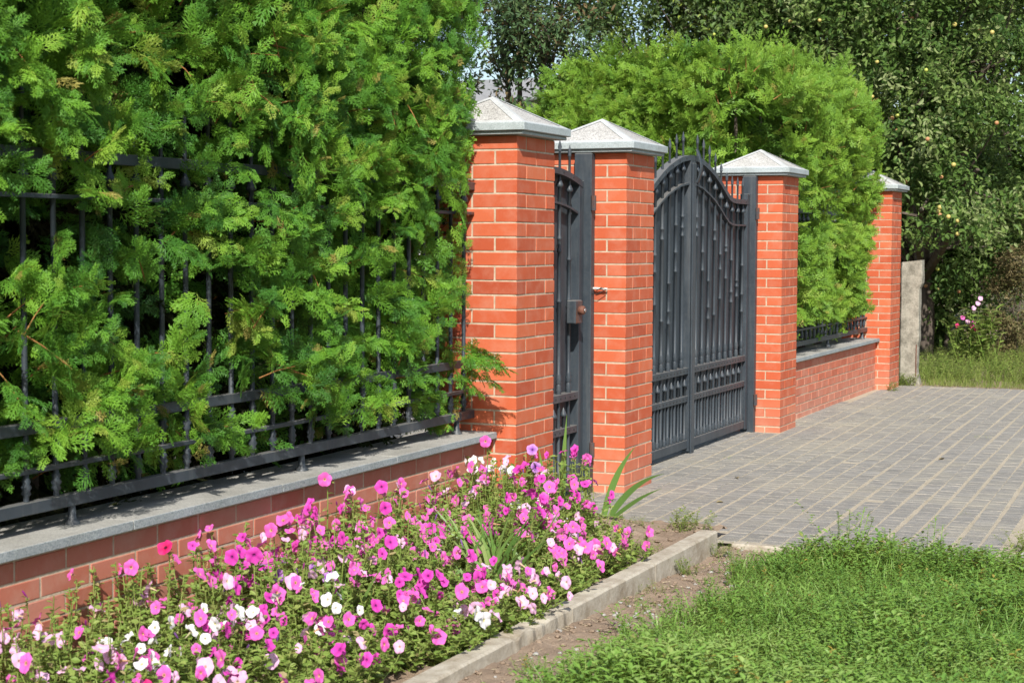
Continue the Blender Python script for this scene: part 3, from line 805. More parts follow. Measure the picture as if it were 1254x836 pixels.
def add_branches(mb, tw, P, D, L, templates, ns, size, tone_mu, tone_sd, twig_r=0.003, droop=0.25, filt=None, up=None):
    """P origins, D directions, L lengths of the foliage-bearing branchlets"""
    k = len(P)
    if up is None: F = frames(D, rng.uniform(-1.2, 1.2, k))
    else: F = frames(D, rng.normal(0, 0.45, k), up=np.array(up) + rng.normal(0, 0.45, (k, 3)))
    tone_b = np.clip(rng.normal(tone_mu, tone_sd, k), 0, 0.97)
    oT, oR, oTone = [], [], []
    for i in range(ns):
        t = 0.15 + 0.85 * (i + 0.5) / ns; s = 1 if i % 2 else -1
        if i == ns - 1: ang = rng.normal(0, 0.15, k)
        else: ang = s * rng.uniform(0.45, 0.95, k)
        loc = np.stack([t * L, 0 * L, -droop * (t * L) ** 2 / np.maximum(L, 0.05)], -1)
        pos = P + np.einsum('kij,kj->ki', F, np.stack([loc[:, 0], 0 * L, 0 * L], -1)) + np.array([0, 0, 1.0]) * loc[:, 2:3]
        d = np.stack([np.cos(ang), np.sin(ang), rng.normal(0, 0.22, k)], -1)
        d = np.einsum('kij,kj->ki', F, d) + np.array([0, 0, -1.0]) * (droop * rng.uniform(0.2, 1.4, k))[:, None]
        up = F[:, :, 2] + rng.normal(0, 0.35, (k, 3))
        R = frames(d, None, up=up)
        sz = size * (1.15 - 0.55 * t) * rng.uniform(0.75, 1.25, k)
        oT.append(pos); oR.append(R * sz[:, None, None]); oTone.append(np.clip(tone_b + rng.normal(0, 0.10, k), 0, 0.95))
    T = np.concatenate(oT); R = np.concatenate(oR); tn = np.concatenate(oTone)
    br = rng.random(len(tn)) < 0.012; tn[br] = 0.99
    if filt is not None:
        ok = filt(T + R[:, :, 0] * 0.9) & filt(T); T, R, tn = T[ok], R[ok], tn[ok]
    sel = rng.integers(0, len(templates), len(T))
    for j, (tv, tq) in enumerate(templates):
        m = sel == j
        if m.any(): mb.inst(tv, tq, None, R[m], T[m], tn[m])
    if tw is not None:
        tw.mi = 1
        for i in range(0, k, 4):
            a = P[i] - F[i, :, 0] * 0.02; c = P[i] + F[i, :, 0] * L[i] * 0.6 - np.array([0, 0, droop * 0.5 * L[i]])
            if filt is not None and not (filt(a[None])[0] and filt(c[None])[0]): continue
            tw.tube([a, (a + c) / 2 + np.array([0, 0, droop * 0.2 * L[i]]), c], [twig_r * 1.2, twig_r * 0.8, twig_r * 0.4], 4, cap=False)
        tw.mi = 0

# near hedge: behind and through the fence, x from -1.4 to about -0.1, ends at the first pillar
hedge = empty('thuja_hedge', (-0.75, 6.0, 0.0)); tag(hedge, 'big dark thuja hedge pushing through the black fence above the petunias', 'hedge', 'thuja hedges')
fo = MB(); tw = fo
def nfilt(p):
    x, y, z = p.T
    bad = (y > 7.5) & (z < 2.14) & (x > -0.205)
    bad |= (y > 7.97) & (z < 2.42) & (x > -0.62)
    bad |= (z >= 2.14) & (y > 7.4) & (x > -0.08 - 0.16 * (y - 7.4))
    bad |= (y > 8.35 - 0.30 * np.clip(z - 2.2, 0, 1))
    bad |= (z < 0.67) & (x > -0.30) & (vnoise(y, 0 * y, 3.0, 61) < 0.62)
    bad |= (z < 0.565) | ((z < 0.80) & (x > -0.12)) | (x > 0.0)
    return ~bad
def hedge_front(Y, Z):
    f = -0.34 + 0.26 * (vnoise(Y, Z, 1.5, 11) - 0.5) * 2 * 0.8 + 0.16 * (vnoise(Y, Z, 4.2, 12) - 0.5) * 2
    f = f + np.where(Z > 1.9, 0.10 * np.clip((Z - 1.9) / 0.4, 0, 1), 0)
    return f
def near_set(n, y0, y1, z0, z1, xoff, ns, size, lo, hi, mu, sd):
    Y = rng.uniform(y0, y1, n); Z = rng.uniform(z0, z1, n)
    X = hedge_front(Y, Z) + xoff(n)
    top_in = np.clip((Z - 1.9) / 1.2, 0, 1)
    keep = Y < 8.25 - 0.5 * top_in ** 2
    keep &= ~((Z < 0.62) & (rng.random(n) < 0.5))
    Y, Z, X = Y[keep], Z[keep], X[keep]; n = len(Y)
    X = np.where((Y > 7.6) & (Z < 2.1), np.minimum(X, -0.30), X)
    gap = (Z < 1.98) & (X > -0.40) & (vnoise(Y * 1.0, Z, 3.4, 51) * 0.6 + vnoise(Y, Z, 7.5, 52) * 0.4 < 0.36 + 0.02 * (Y < 5.6))
    X, Y, Z = X[~gap], Y[~gap], Z[~gap]; n = len(Y)
    P = np.stack([X, Y, Z], -1)
    D = np.stack([rng.uniform(0.25, 0.95, n), rng.normal(0.0, 0.65, n), rng.normal(0.18, 0.5, n)], -1)
    D[:, 2] += np.where(Z > 2.4, 0.35, 0)
    L = rng.uniform(lo, hi, n)
    # do not run the foliage into the pillar
    tip = P + D / np.linalg.norm(D, axis=1)[:, None] * L[:, None]
    bad = (tip[:, 1] > 7.93) & (tip[:, 2] < 2.32) & (P[:, 1] < 8.1)
    D[bad, 1] = -np.abs(D[bad, 1]) * 0.6; P[bad, 1] = np.minimum(P[bad, 1], 7.88)
    bad2 = (P[:, 1] > 7.9) & (P[:, 2] < 2.32)
    P[bad2, 1] -= rng.uniform(0.1, 0.3, bad2.sum())
    add_branches(fo, tw, P, D, L, SPRAY_NEAR, ns, size, mu, sd, filt=nfilt, droop=0.14, up=(0.7, -0.7, 0.35))
near_set(520, 3.3, 8.3, 0.62, 3.2, lambda n: rng.normal(-0.02, 0.07, n), 15, 0.092, 0.16, 0.32, 0.54, 0.22)
near_set(640, 3.3, 8.3, 0.60, 3.2, lambda n: rng.normal(-0.24, 0.07, n), 12, 0.115, 0.18, 0.32, 0.34, 0.15)  # deeper layer, leaf tone lowered to paint the shadow inside the clumps
near_set(520, 5.6, 8.4, 1.75, 3.3, lambda n: rng.normal(0.02, 0.07, n), 15, 0.088, 0.16, 0.3, 0.64, 0.2)
near_set(380, 3.4, 8.0, 0.62, 2.6, lambda n: rng.normal(0.06, 0.06, n), 14, 0.09, 0.14, 0.28, 0.62, 0.2)
near_set(100, 3.5, 5.9, 0.70, 1.35, lambda n: rng.normal(0.06, 0.08, n), 14, 0.09, 0.12, 0.26, 0.62, 0.18)
near_set(70, 7.1, 7.98, 1.9, 3.0, lambda n: rng.normal(0.04, 0.07, n), 13, 0.10, 0.12, 0.24, 0.62, 0.15)
near_set(230, 6.3, 8.1, 0.62, 2.5, lambda n: rng.normal(-0.16, 0.08, n), 13, 0.10, 0.14, 0.26, 0.62, 0.15)
near_set(220, 3.6, 6.0, 1.9, 3.2, lambda n: rng.normal(0.02, 0.07, n), 13, 0.105, 0.16, 0.3, 0.62, 0.15)
# inner layers: coarser dead fill, colour darkened to stand in for inner shade
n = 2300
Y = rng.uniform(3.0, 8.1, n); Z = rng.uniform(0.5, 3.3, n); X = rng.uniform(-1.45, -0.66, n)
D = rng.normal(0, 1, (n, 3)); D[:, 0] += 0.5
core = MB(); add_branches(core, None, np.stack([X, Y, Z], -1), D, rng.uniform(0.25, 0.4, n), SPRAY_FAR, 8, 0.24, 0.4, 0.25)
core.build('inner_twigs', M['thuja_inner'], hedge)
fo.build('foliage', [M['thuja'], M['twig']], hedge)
for k in range(9):
    y = 3.4 + k * 0.58; b = MB()
    b.tube([(-0.8, y, -0.05), (-0.78 + rng.normal(0, 0.03), y + rng.normal(0, 0.04), 1.2), (-0.8, y + rng.normal(0, 0.06), 2.9)], [0.045, 0.035, 0.012], 7)
    o = b.build('trunk', M['bark'], hedge)
for o in [c for c in COL.objects if c.parent is hedge]:
    o.location = tuple(-Vector(hedge.location) + Vector(o.location))

# a broken branch of the hedge in front of the first pillar
fo2 = MB(); tw2 = fo2
P = np.array([[-0.22, 7.72, 0.99], [-0.22, 7.78, 0.93], [-0.2, 7.7, 0.96], [-0.24, 7.74, 0.90], [-0.2, 7.76, 1.0]]); D = np.array([[1.0, 0.10, -0.05], [1.0, 0.02, -0.35], [1.0, -0.2, 0.1], [1.0, -0.1, -0.5], [1.0, 0.0, -0.18]])
add_branches(fo2, tw2, P, D, np.array([0.24, 0.2, 0.22, 0.18, 0.26]), SPRAY_NEAR, 13, 0.115, 0.6, 0.1)
o = fo2.build('branch_foliage', [M['thuja'], M['twig']], hedge); o.location = -Vector(hedge.location)

# far hedge: L-shaped, along the far fence and back along the drive
hedge2 = empty('thuja_hedge', (-0.75, 15.5, 0.0)); tag(hedge2, 'lime green clipped thuja hedge behind the far pillar and the double gate', 'hedge', 'thuja hedges')
fo = MB(); tw = fo
def ffilt(p):
    x, y, z = p.T
    bad = (y > 17.2) & (z < 2.05) & (x > -0.19 - 0.08 * (z < 1.25))
    bad |= (y > 17.2) & (z >= 2.05) & (x > -0.03)
    bad |= (y > 17.76) & (x > -0.62)
    bad |= (z >= 2.42) & (y > 17.0) & (x > 0.02)
    bad |= (z < 0.6) | ((z < 0.82) & (x > -0.2)) | (x > 0.05) | ((y < 13.95) & (x > -0.7))
    bad |= (y > 17.0) & (z > 3.3 - 0.9 * (y - 17.0))
    return ~bad
def far_set(P, D, ns, size, lo, hi, mu, sd, twg=True):
    n = len(P)
    add_branches(fo, tw if twg else None, P, D, rng.uniform(lo, hi, n), SPRAY_FAR, ns, size, mu, sd, twig_r=0.004, filt=ffilt, droop=0.1, up=(0.6, -0.75, 0.35))
def top2(x, y): return 3.16 - 0.30 * np.clip((x + 0.75) / 0.6, 0, 1) ** 2 - 0.10 * np.clip((-x - 1.2) / 0.6, 0, 1) + 0.06 * (y - 14.2) * np.clip((x + 1.5) / 1.2, 0, 1) + 0.22 * (vnoise(x, y, 1.9, 21) - 0.5) * 2
# street face (+X), Y 13.95..17.7
n = 620; Y = rng.uniform(13.95, 17.75, n); Z = rng.uniform(0.62, 1, n) ** 1 * 0 + rng.uniform(0.64, 3.15, n)
X = -0.30 + 0.20 * np.clip((Z - 1.2) / 0.8, 0, 1) - 0.55 * np.clip((Z - 2.45) / 0.75, 0, 1) ** 2 + 0.20 * (vnoise(Y, Z, 1.7, 22) - 0.5) * 2
X = np.where((Y > 17.35) & (Z < 1.9), X - 0.14, X)
keep = ~((Y > 17.3) & (Z < 1.35) & (rng.random(n) < 0.75)); keep &= ~((Y < 14.15) & (X > -0.3) & (Z < 2.4))
P = np.stack([X, Y, Z], -1)[keep]; n = len(P)
D = np.stack([rng.uniform(0.4, 1.1, n), rng.normal(-0.25, 0.5, n), rng.normal(0.25, 0.45, n)], -1)
tip_bad = (P[:, 1] > 17.5) & (P[:, 2] < 2.35); D[tip_bad, 1] = -np.abs(D[tip_bad, 1]); P[tip_bad, 1] -= 0.12
far_set(P, D, 12, 0.13, 0.18, 0.32, 0.62, 0.15)
n = 230; Y = rng.uniform(16.3, 17.7, n); Z = rng.uniform(0.95, 2.9, n); X = np.where(Z > 1.9, rng.uniform(-0.4, -0.12, n), rng.uniform(-0.45, -0.24, n))
D = np.stack([rng.uniform(0.3, 1.0, n), rng.normal(-0.1, 0.5, n), rng.normal(0.2, 0.45, n)], -1)
far_set(np.stack([X, Y, Z], -1), D, 12, 0.12, 0.12, 0.26, 0.62, 0.15)
# drive face (-Y) at Y ~ 14.0, x from -2.6 to -0.55, seen over the gate
n = 700; X = rng.uniform(-2.75, -0.45, n); Z = rng.uniform(1.2, 3.2, n)
Y = 14.05 + 0.6 * np.clip((-X - 1.9) / 0.8, 0, 1) ** 2 + 0.5 * np.clip((Z - 2.7) / 0.6, 0, 1) ** 2 + 0.3 * (vnoise(X, Z, 1.8, 23) - 0.5) * 2
lim = 3.15 - 0.75 * np.clip((-X - 1.9) / 0.8, 0, 1) ** 2
keep = Z < lim
P = np.stack([X, Y, Z], -1)[keep]; n = len(P)
D = np.stack([rng.normal(0.0, 0.5, n), -rng.uniform(0.4, 1.1, n), rng.normal(0.35, 0.45, n)], -1)
far_set(P, D, 12, 0.13, 0.18, 0.32, 0.62, 0.15)
# top with upright shoots
n = 420; X = np.where(rng.random(n) < 0.5, rng.uniform(-2.5, -0.2, n), rng.uniform(-1.0, -0.12, n)); Y = np.where(X < -1.0, rng.uniform(14.1, 15.0, n), rng.uniform(14.1, 17.6, n))
Z = top2(X, Y) - 0.22 - 0.75 * np.clip((-X - 1.9) / 0.8, 0, 1) ** 2 + rng.uniform(-0.2, 0.05, n)
D = np.stack([rng.normal(0.05, 0.35, n), rng.normal(-0.1, 0.35, n), rng.uniform(0.7, 1.2, n)], -1)
far_set(np.stack([X, Y, Z], -1), D, 10, 0.12, 0.2, 0.4, 0.62, 0.14)
n = 190; X = np.where(rng.random(n) < 0.5, rng.uniform(-2.5, -0.3, n), rng.uniform(-1.0, -0.2, n)); Y = np.where(X < -1.0, rng.uniform(14.1, 14.6, n), rng.uniform(14.1, 17.0, n))
Z = top2(X, Y) - 0.12 - 0.75 * np.clip((-X - 1.9) / 0.8, 0, 1) ** 2
add_branches(fo, tw, np.stack([X, Y, Z], -1), np.stack([rng.normal(0.03, 0.18, n), rng.normal(0, 0.18, n), 0 * X + 1], -1), rng.uniform(0.2, 0.42, n), SPRAY_FAR, 9, 0.065, 0.72, 0.12, twig_r=0.004, droop=0.0, filt=ffilt)
# core fill
n = 700; X = rng.uniform(-1.2, -0.55, n); Y = rng.uniform(14.1, 17.6, n); Z = rng.uniform(0.5, 2.95, n)
m = 300; X = np.concatenate([X, rng.uniform(-2.4, -1.0, m)]); Y = np.concatenate([Y, rng.uniform(14.4, 15.1, m)]); Z = np.concatenate([Z, rng.uniform(0.5, 2.7, m)])
D = rng.normal(0, 1, (n + m, 3))
far_set(np.stack([X, Y, Z], -1), D, 8, 0.26, 0.25, 0.4, 0.3, 0.12, False)
fo.build('foliage', [M['thuja_far'], M['twig']], hedge2)
for (x, y) in [(-0.7, 14.4), (-0.7, 15.2), (-0.72, 16.0), (-0.7, 16.8), (-0.7, 17.5), (-1.4, 14.6), (-2.1, 14.7)]:
    b = MB(); b.tube([(x, y, -0.05), (x + 0.02, y, 1.2), (x, y, 2.7)], [0.05, 0.04, 0.012], 7); b.build('trunk', M['bark'], hedge2)
for o in [c for c in COL.objects if c.parent is hedge2]:
    o.location = -Vector(hedge2.location)

# ------------------------------------------------------------------ broad-leaved trees
def leaf_template(w=0.5, fold=0.12):
    V = np.array([[0, 0, 0], [0.35, -w * 0.5, fold], [0.75, -w * 0.36, fold * 0.8], [1, 0, -0.05], [0.75, w * 0.36, fold * 0.8], [0.35, w * 0.5, fold], [0.5, 0, 0.0]])
    Q = np.array([[0, 1, 2, 6], [6, 2, 3, 3], [0, 6, 4, 5], [6, 3, 4, 4]])
    Q4 = np.array([[0, 1, 2, 6], [0, 6, 4, 5]]); T3 = np.array([[6, 2, 3], [6, 3, 4]])
    return V, Q4, T3
LEAF = leaf_template()
LEAF_N = leaf_template(0.38, 0.08)

def tree(name, base, lobes, mat, nclump, nleaf, lsize, label, group, cat='tree', trunk_r=0.12, spread=0.3, tone=(0.5, 0.26), fork=1.3, shell=0.55, minz=0.3, tmpl=LEAF, droop=-0.2, lumpy=True):
    """lobes: (cx,cy,cz,rx,ry,rz) in world coordinates"""
    base = np.array(base, float)
    e = empty(name, tuple(base)); tag(e, label, cat, group)
    lob = np.array(lobes, float)
    vol = lob[:, 3] * lob[:, 4] * lob[:, 5]; pr_ = vol ** 0.7; pr_ /= pr_.sum()
    li = rng.choice(len(lob), nclump, p=pr_)
    d = rng.normal(0, 1, (nclump, 3)); d /= np.linalg.norm(d, axis=1)[:, None]
    nsub = max(6, nclump // 9)
    sl_ = rng.choice(len(lob), nsub, p=pr_); sd_ = rng.normal(0, 1, (nsub, 3)); sd_ /= np.linalg.norm(sd_, axis=1)[:, None]
    sc0 = lob[sl_, :3] + sd_ * lob[sl_, 3:] * rng.uniform(0.55, 1.0, nsub)[:, None]
    srad = rng.uniform(0.25, 0.5, nsub) * lob[sl_, 3:].mean(1)
    rad = shell + (1 - shell) * rng.random(nclump) ** 0.6
    rad *= rng.uniform(0.85, 1.12, nclump)
    C1 = lob[li, :3] + d * lob[li, 3:] * rad[:, None]
    si = rng.integers(0, nsub, nclump)
    d[:, 2] = np.where(d[:, 2] < -0.3, -d[:, 2], d[:, 2])
    C0 = sc0[si] + d * (srad[si] * np.minimum(rad, 1.0))[:, None]
    m_ = rng.random(nclump) < (0.14 if lumpy else 1.0)
    C0[m_] = C1[m_]
    C0 = C0[C0[:, 2] > minz]; k = len(C0)
    # outward direction of each twig
    O = C0 - (base + np.array([0, 0, fork])); O /= np.linalg.norm(O, axis=1)[:, None]
    O = O + rng.normal(0, 0.5, (k, 3)); O[:, 2] += droop
    O /= np.linalg.norm(O, axis=1)[:, None]
    ctone = rng.normal(tone[0], tone[1] * 1.2, k)
    s = rng.uniform(0.55, 1.25, k) * spread
    P = C0[:, None] + O[:, None] * (rng.uniform(-1, 1, (k, nleaf)) * s[:, None])[..., None] + rng.normal(0, 1, (k, nleaf, 3)) * (0.42 * s)[:, None, None]
    LD = O[:, None] * 0.6 + rng.normal(0, 0.7, (k, nleaf, 3)); LD[..., 2] -= 0.25
    P = P.reshape(-1, 3); LD = LD.reshape(-1, 3)
    tn = np.clip(np.repeat(ctone, nleaf) + rng.normal(0, 0.14, len(P)), 0, 0.99)
    ok = P[:, 2] > minz * 0.6; P, LD, tn = P[ok], LD[ok], tn[ok]
    up = np.array([0.15, -0.25, 1.0]) + rng.normal(0, 0.6, (len(P), 3))
    R = frames(LD, None, up=up) * (lsize * rng.uniform(0.6, 1.25, len(P)))[:, None, None]
    mb = MB(); mb.inst(tmpl[0], tmpl[1], tmpl[2], R, P - base, tn)
    mb.build('crown', mat, e)
    # trunk and limbs
    tb = MB(); tp = np.array([0, 0, fork])
    tb.tube([(0, 0, -0.1), (0.04, -0.02, fork * 0.5), tuple(tp)], [trunk_r * 1.2, trunk_r, trunk_r * 0.85], 9)
    tb.build('trunk', M['bark'], e)
    lb = MB()
    ends = []
    for i in range(len(lob)):
        c = lob[i, :3] - base
        mid = tp * 0.45 + c * 0.55 + rng.normal(0, 0.12, 3); 
        lb.tube([tuple(tp * 0.98), tuple(mid), tuple(c)], [trunk_r * 0.7, trunk_r * 0.42, trunk_r * 0.22], 6)
        ends.append((i, c, mid))
    for q in range(min(k, 130)):
        i = int(np.argmin(((C0[q] - lob[:, :3]) ** 2).sum(1))); c = lob[i, :3] - base
        st = c + (ends[i][2] - c) * rng.uniform(0, 0.6); en = C0[q] - base
        lb.tube([tuple(st), tuple((st + en) / 2 + rng.normal(0, 0.06, 3)), tuple(en)], [trunk_r * 0.16, trunk_r * 0.1, trunk_r * 0.04], 5, cap=False)
    lb.build('limbs', M['bark'], e)
    return e, C0

GT = 'garden trees behind the fence'
apple, AC = tree('apple_tree', (-0.7, 23.6, 0),
    [(-1.9, 22.6, 4.2, 1.3, 1.3, 1.3), (-0.6, 22.2, 4.6, 1.3, 1.3, 1.3), (0.25, 22.4, 3.9, 0.95, 1.2, 1.1), (-0.75, 21.6, 3.0, 1.15, 1.1, 1.0), (0.3, 21.6, 2.45, 0.8, 1.0, 0.75),
     (-0.25, 20.9, 1.95, 0.75, 0.7, 0.5), (0.15, 20.8, 1.75, 0.5, 0.6, 0.4), (-1.6, 22.4, 2.6, 1.1, 1.2, 1.1), (-0.5, 23.6, 1.6, 1.5, 0.6, 1.3), (0.2, 22.9, 5.4, 1.2, 1.2, 0.8), (-2.6, 23.2, 5.2, 1.4, 1.2, 1.2)],
    M['apple_leaf'], 1650, 40, 0.088, 'large apple tree with yellow apples beyond the last pillar', GT, fork=1.1, trunk_r=0.13, spread=0.24)
b = MB()
def sphere(rad, seg=10, rings=7):
    an = np.linspace(0, PI, rings)
    return [(-rad * math.cos(a) * (0.92 if a > 2.6 else 1.0), max(rad * math.sin(a), 0.0005)) for a in an]
AM = []
for mn in ('apple_y', 'apple_r', 'apple_g'):
    b = MB(); b.lathe(sphere(0.028), seg=10); AM.append(b.mesh('apple', M[mn], True))
def place_apples(root, C0, n, r, base):
    # outermost clump on the street side in each patch of the crown
    best = {}
    for i, c in enumerate(C0):
        k = (int(c[0] // 0.2), int(c[2] // 0.2))
        if c[2] > 0.9 and (k not in best or C0[best[k]][1] > c[1]): best[k] = i
    idx = np.array(sorted(best.values())); idx = rng.choice(idx, min(n, len(idx)), replace=False)
    for i in idx:
        for q in range(1 if rng.random() < 0.72 else 2):
            p = C0[i] + np.array([rng.normal(0, 0.07), -0.26 + rng.normal(0, 0.05), -0.06 + rng.normal(0, 0.06)]) - np.array(base)
            part('apple', AM[rng.choice(3, p=[0.5, 0.27, 0.23])], root, tuple(p), (rng.uniform(-.4, .4), rng.uniform(-.4, .4), 0), rng.uniform(0.85, 1.15))
place_apples(apple, AC, 76, 0, (-0.7, 23.6, 0))
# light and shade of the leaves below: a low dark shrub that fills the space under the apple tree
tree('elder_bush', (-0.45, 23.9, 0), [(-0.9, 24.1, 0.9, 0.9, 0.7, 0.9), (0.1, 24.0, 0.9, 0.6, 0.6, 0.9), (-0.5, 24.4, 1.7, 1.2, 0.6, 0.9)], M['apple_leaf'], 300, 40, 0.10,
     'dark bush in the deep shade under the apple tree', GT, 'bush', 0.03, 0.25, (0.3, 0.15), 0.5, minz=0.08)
ft, FC = tree('fruit_tree', (-4.2, 23.5, 0), [(-4.6, 22.8, 4.3, 1.0, 1.1, 1.1), (-3.5, 22.9, 4.6, 1.2, 1.1, 1.2), (-4.2, 22.6, 3.3, 1.1, 1.0, 0.8), (-2.9, 23.2, 3.7, 1.0, 1.0, 1.0), (-4.0, 23.2, 5.4, 1.3, 1.1, 0.9)],
     M['olive_leaf'], 620, 36, 0.085, 'fruit tree with grey green leaves above the middle of the lime thuja hedge', GT, fork=1.5, spread=0.24)
place_apples(ft, FC, 12, 0, (-4.2, 23.5, 0))
tree('plum_tree', (-5.3, 20.6, 0), [(-5.6, 20.4, 4.1, 0.7, 0.8, 0.7), (-4.9, 20.3, 4.3, 0.7, 0.8, 0.8), (-5.2, 20.2, 3.2, 0.65, 0.7, 0.6), (-5.4, 20.5, 5.0, 0.9, 0.8, 0.6), (-4.6, 20.6, 3.2, 0.5, 0.6, 0.6)],
     M['plum_leaf'], 330, 36, 0.095, 'thin dark plum tree with sky showing through, above the first pillar', GT, trunk_r=0.08, spread=0.24, shell=0.35, tmpl=LEAF_N)
GB2 = 'trees far behind the garden'
tree('lime_tree', (0.2, 31, 0), [(-0.6, 30.5, 4.2, 2.0, 1.2, 2.2), (0.5, 31, 5.6, 1.6, 1.2, 1.4), (-1.2, 31, 2.2, 2.0, 1.0, 1.7), (0.7, 30.6, 2.6, 0.8, 1.0, 1.3), (0.9, 30.8, 3.8, 0.9, 1.0, 1.2)], M['apple_leaf'], 800, 40, 0.14,
     'dense dark tree directly behind the apple tree', GB2, spread=0.4, trunk_r=0.18, lumpy=False)
tree('maple_tree', (-4.5, 31, 0), [(-4.6, 30.6, 4.6, 2.0, 1.2, 2.0), (-3.0, 31, 5.8, 2.2, 1.2, 1.6), (-4.0, 31, 2.4, 2.5, 1.0, 1.8), (-5.4, 31, 3.0, 1.2, 1.0, 1.2)], M['apple_leaf'], 800, 40, 0.14,
     'dense dark tree behind the grey green fruit tree', GB2, spread=0.4, trunk_r=0.18, lumpy=False)
# right edge: yellow-green climber, dry plant, hollyhock
tree('climber_bush', (1.15, 23.6, 0), [(1.05, 23.4, 1.7, 0.35, 0.5, 0.7), (1.3, 23.8, 2.6, 0.45, 0.5, 0.6), (1.0, 23.7, 3.2, 0.3, 0.4, 0.5)], M['vine_leaf'], 120, 34, 0.08, 'yellow green climbing bush at the right edge of the photo', None, 'bush', 0.03, 0.2, minz=0.9, fork=0.9)
e_, _ = tree('dry_plant', (0.62, 22.9, 0), [(0.6, 22.8, 0.7, 0.28, 0.3, 0.6), (0.7, 22.9, 1.25, 0.26, 0.3, 0.4), (0.5, 22.7, 0.35, 0.3, 0.3, 0.25)], M['dry_leaf'], 130, 36, 0.05, 'brown dried plant standing right of the pink hollyhock', None, 'plant', 0.02, 0.12, minz=0.05, fork=0.3, tmpl=LEAF_N)

# pale concrete slabs at the right edge, far
for k, (lb, z, dx) in enumerate((('lower pale concrete slab of the pair lying at the right edge beyond the verge', 0.30, 0.0), ('upper pale concrete slab of the pair lying at the right edge beyond the verge', 0.44, 0.03))):
    b = MB(); b.box((1.35 + dx, 24.6, z), (1.0, 0.5, 0.11), 0.01, jit=0.003); o = b.build('concrete_slab', M['slab']); tag(o, lb, 'slab', 'stacked slabs')
b = MB()
b.box((1.15, 24.6, 0.115), (0.22, 0.4, 0.255), 0.01, jit=0.003); o = b.build('concrete_block', M['old_concrete']); tag(o, 'grey concrete block carrying the two pale slabs', 'block')

# white house behind the plum tree
e = empty('white_house', (-11.0, 36, 0)); tag(e, 'white plastered house just showing through the plum tree', 'house')
b = MB(); b.box2((-4, 0, -0.1), (1.5, 6, 4.75), 0.02); wl = b.build('wall', M['plaster'], e)
b = MB(); b.add([(-4.4, -0.4, 4.76), (1.9, -0.4, 4.76), (1.9, 6.4, 4.76), (-4.4, 6.4, 4.76), (-4.4, 3, 5.6), (1.9, 3, 5.6)], [[0, 1, 5, 4], [2, 3, 4, 5], [0, 3, 2, 1]], [[1, 2, 5], [3, 0, 4]]); b.build('roof', M['roof'], e)
b = MB(); b.box2((-2.4, -0.05, 1.6), (-1.2, -0.012, 3.0), 0.01); wd = b.build('window', M['white_pl'], e)
b = MB(); b.box2((-2.3, -0.065, 1.7), (-1.3, -0.052, 2.9), 0.002); b.build('pane', M['glass_dark'], wd)

# ------------------------------------------------------------------ lawn, verge, weeds
def sprig_template(rs, nl, ls):
    V = []; Q = []; T = []
    lt = leaf_template(0.5, 0.1)
    h = 1.0
    bend = rs.normal(0, 0.15, 2)
    for i in range(nl):
        t = (i + 0.6) / nl
        p = np.array([bend[0] * t * t, bend[1] * t * t, t * h])
        a = rs.uniform(0, 6.28)
        R = frames(np.array([[math.cos(a), math.sin(a), rs.uniform(-0.1, 0.6)]]), None)[0] * ls * rs.uniform(0.7, 1.2)
        v = lt[0] @ R.T + p; n = sum(len(x) for x in V)
        V.append(v); Q.append(lt[1] + n); T.append(lt[2] + n)
    n = sum(len(x) for x in V)
    V.append(np.array([[-0.012, 0, 0], [0.012, 0, 0], [bend[0] + 0.006, bend[1], h], [bend[0] - 0.006, bend[1], h]])); Q.append(np.array([[n, n + 1, n + 2, n + 3]]))
    return np.concatenate(V), np.concatenate(Q), np.concatenate(T)
rs = np.random.default_rng(9)
SPR = [sprig_template(rs, 13, 0.18) for _ in range(5)]
SPR_T = [sprig_template(rs, 26, 0.10) for _ in range(4)]
def blade_template(rs):
    t = np.linspace(0, 1, 4); b_ = rs.uniform(0.15, 0.6)
    c = np.stack([b_ * t ** 2, 0 * t, t * (1 - 0.25 * b_ * t)], -1); w_ = 0.03 * (1 - t ** 1.5) + 0.002
    V = np.concatenate([c + np.array([0, 1, 0]) * w_[:, None], c - np.array([0, 1, 0]) * w_[:, None]])
    return V, np.array([[i, i + 4, i + 5, i + 1] for i in range(3)]), None
BLD = [blade_template(rs) for _ in range(4)]
def scatter(mb, tmpls, X, Y, Z, H, tone, tilt=0.25):
    n = len(X)
    az = rng.uniform(0, 2 * PI, n); tl = rng.normal(0, tilt, (n, 2))
    c, s = np.cos(az), np.sin(az)
    Rz = np.zeros((n, 3, 3)); Rz[:, 0, 0] = c; Rz[:, 0, 1] = -s; Rz[:, 1, 0] = s; Rz[:, 1, 1] = c; Rz[:, 2, 2] = 1
    Sh = np.tile(np.eye(3), (n, 1, 1)); Sh[:, 0, 2] = tl[:, 0]; Sh[:, 1, 2] = tl[:, 1]
    R = np.einsum('kij,kjl->kil', Sh, Rz) * H[:, None, None]
    T = np.stack([X, Y, Z], -1); sel = rng.integers(0, len(tmpls), n)
    for j, (v, q, t) in enumerate(tmpls):
        m = sel == j
        if m.any(): mb.inst(v, q, t, R[m], T[m], tone[m])

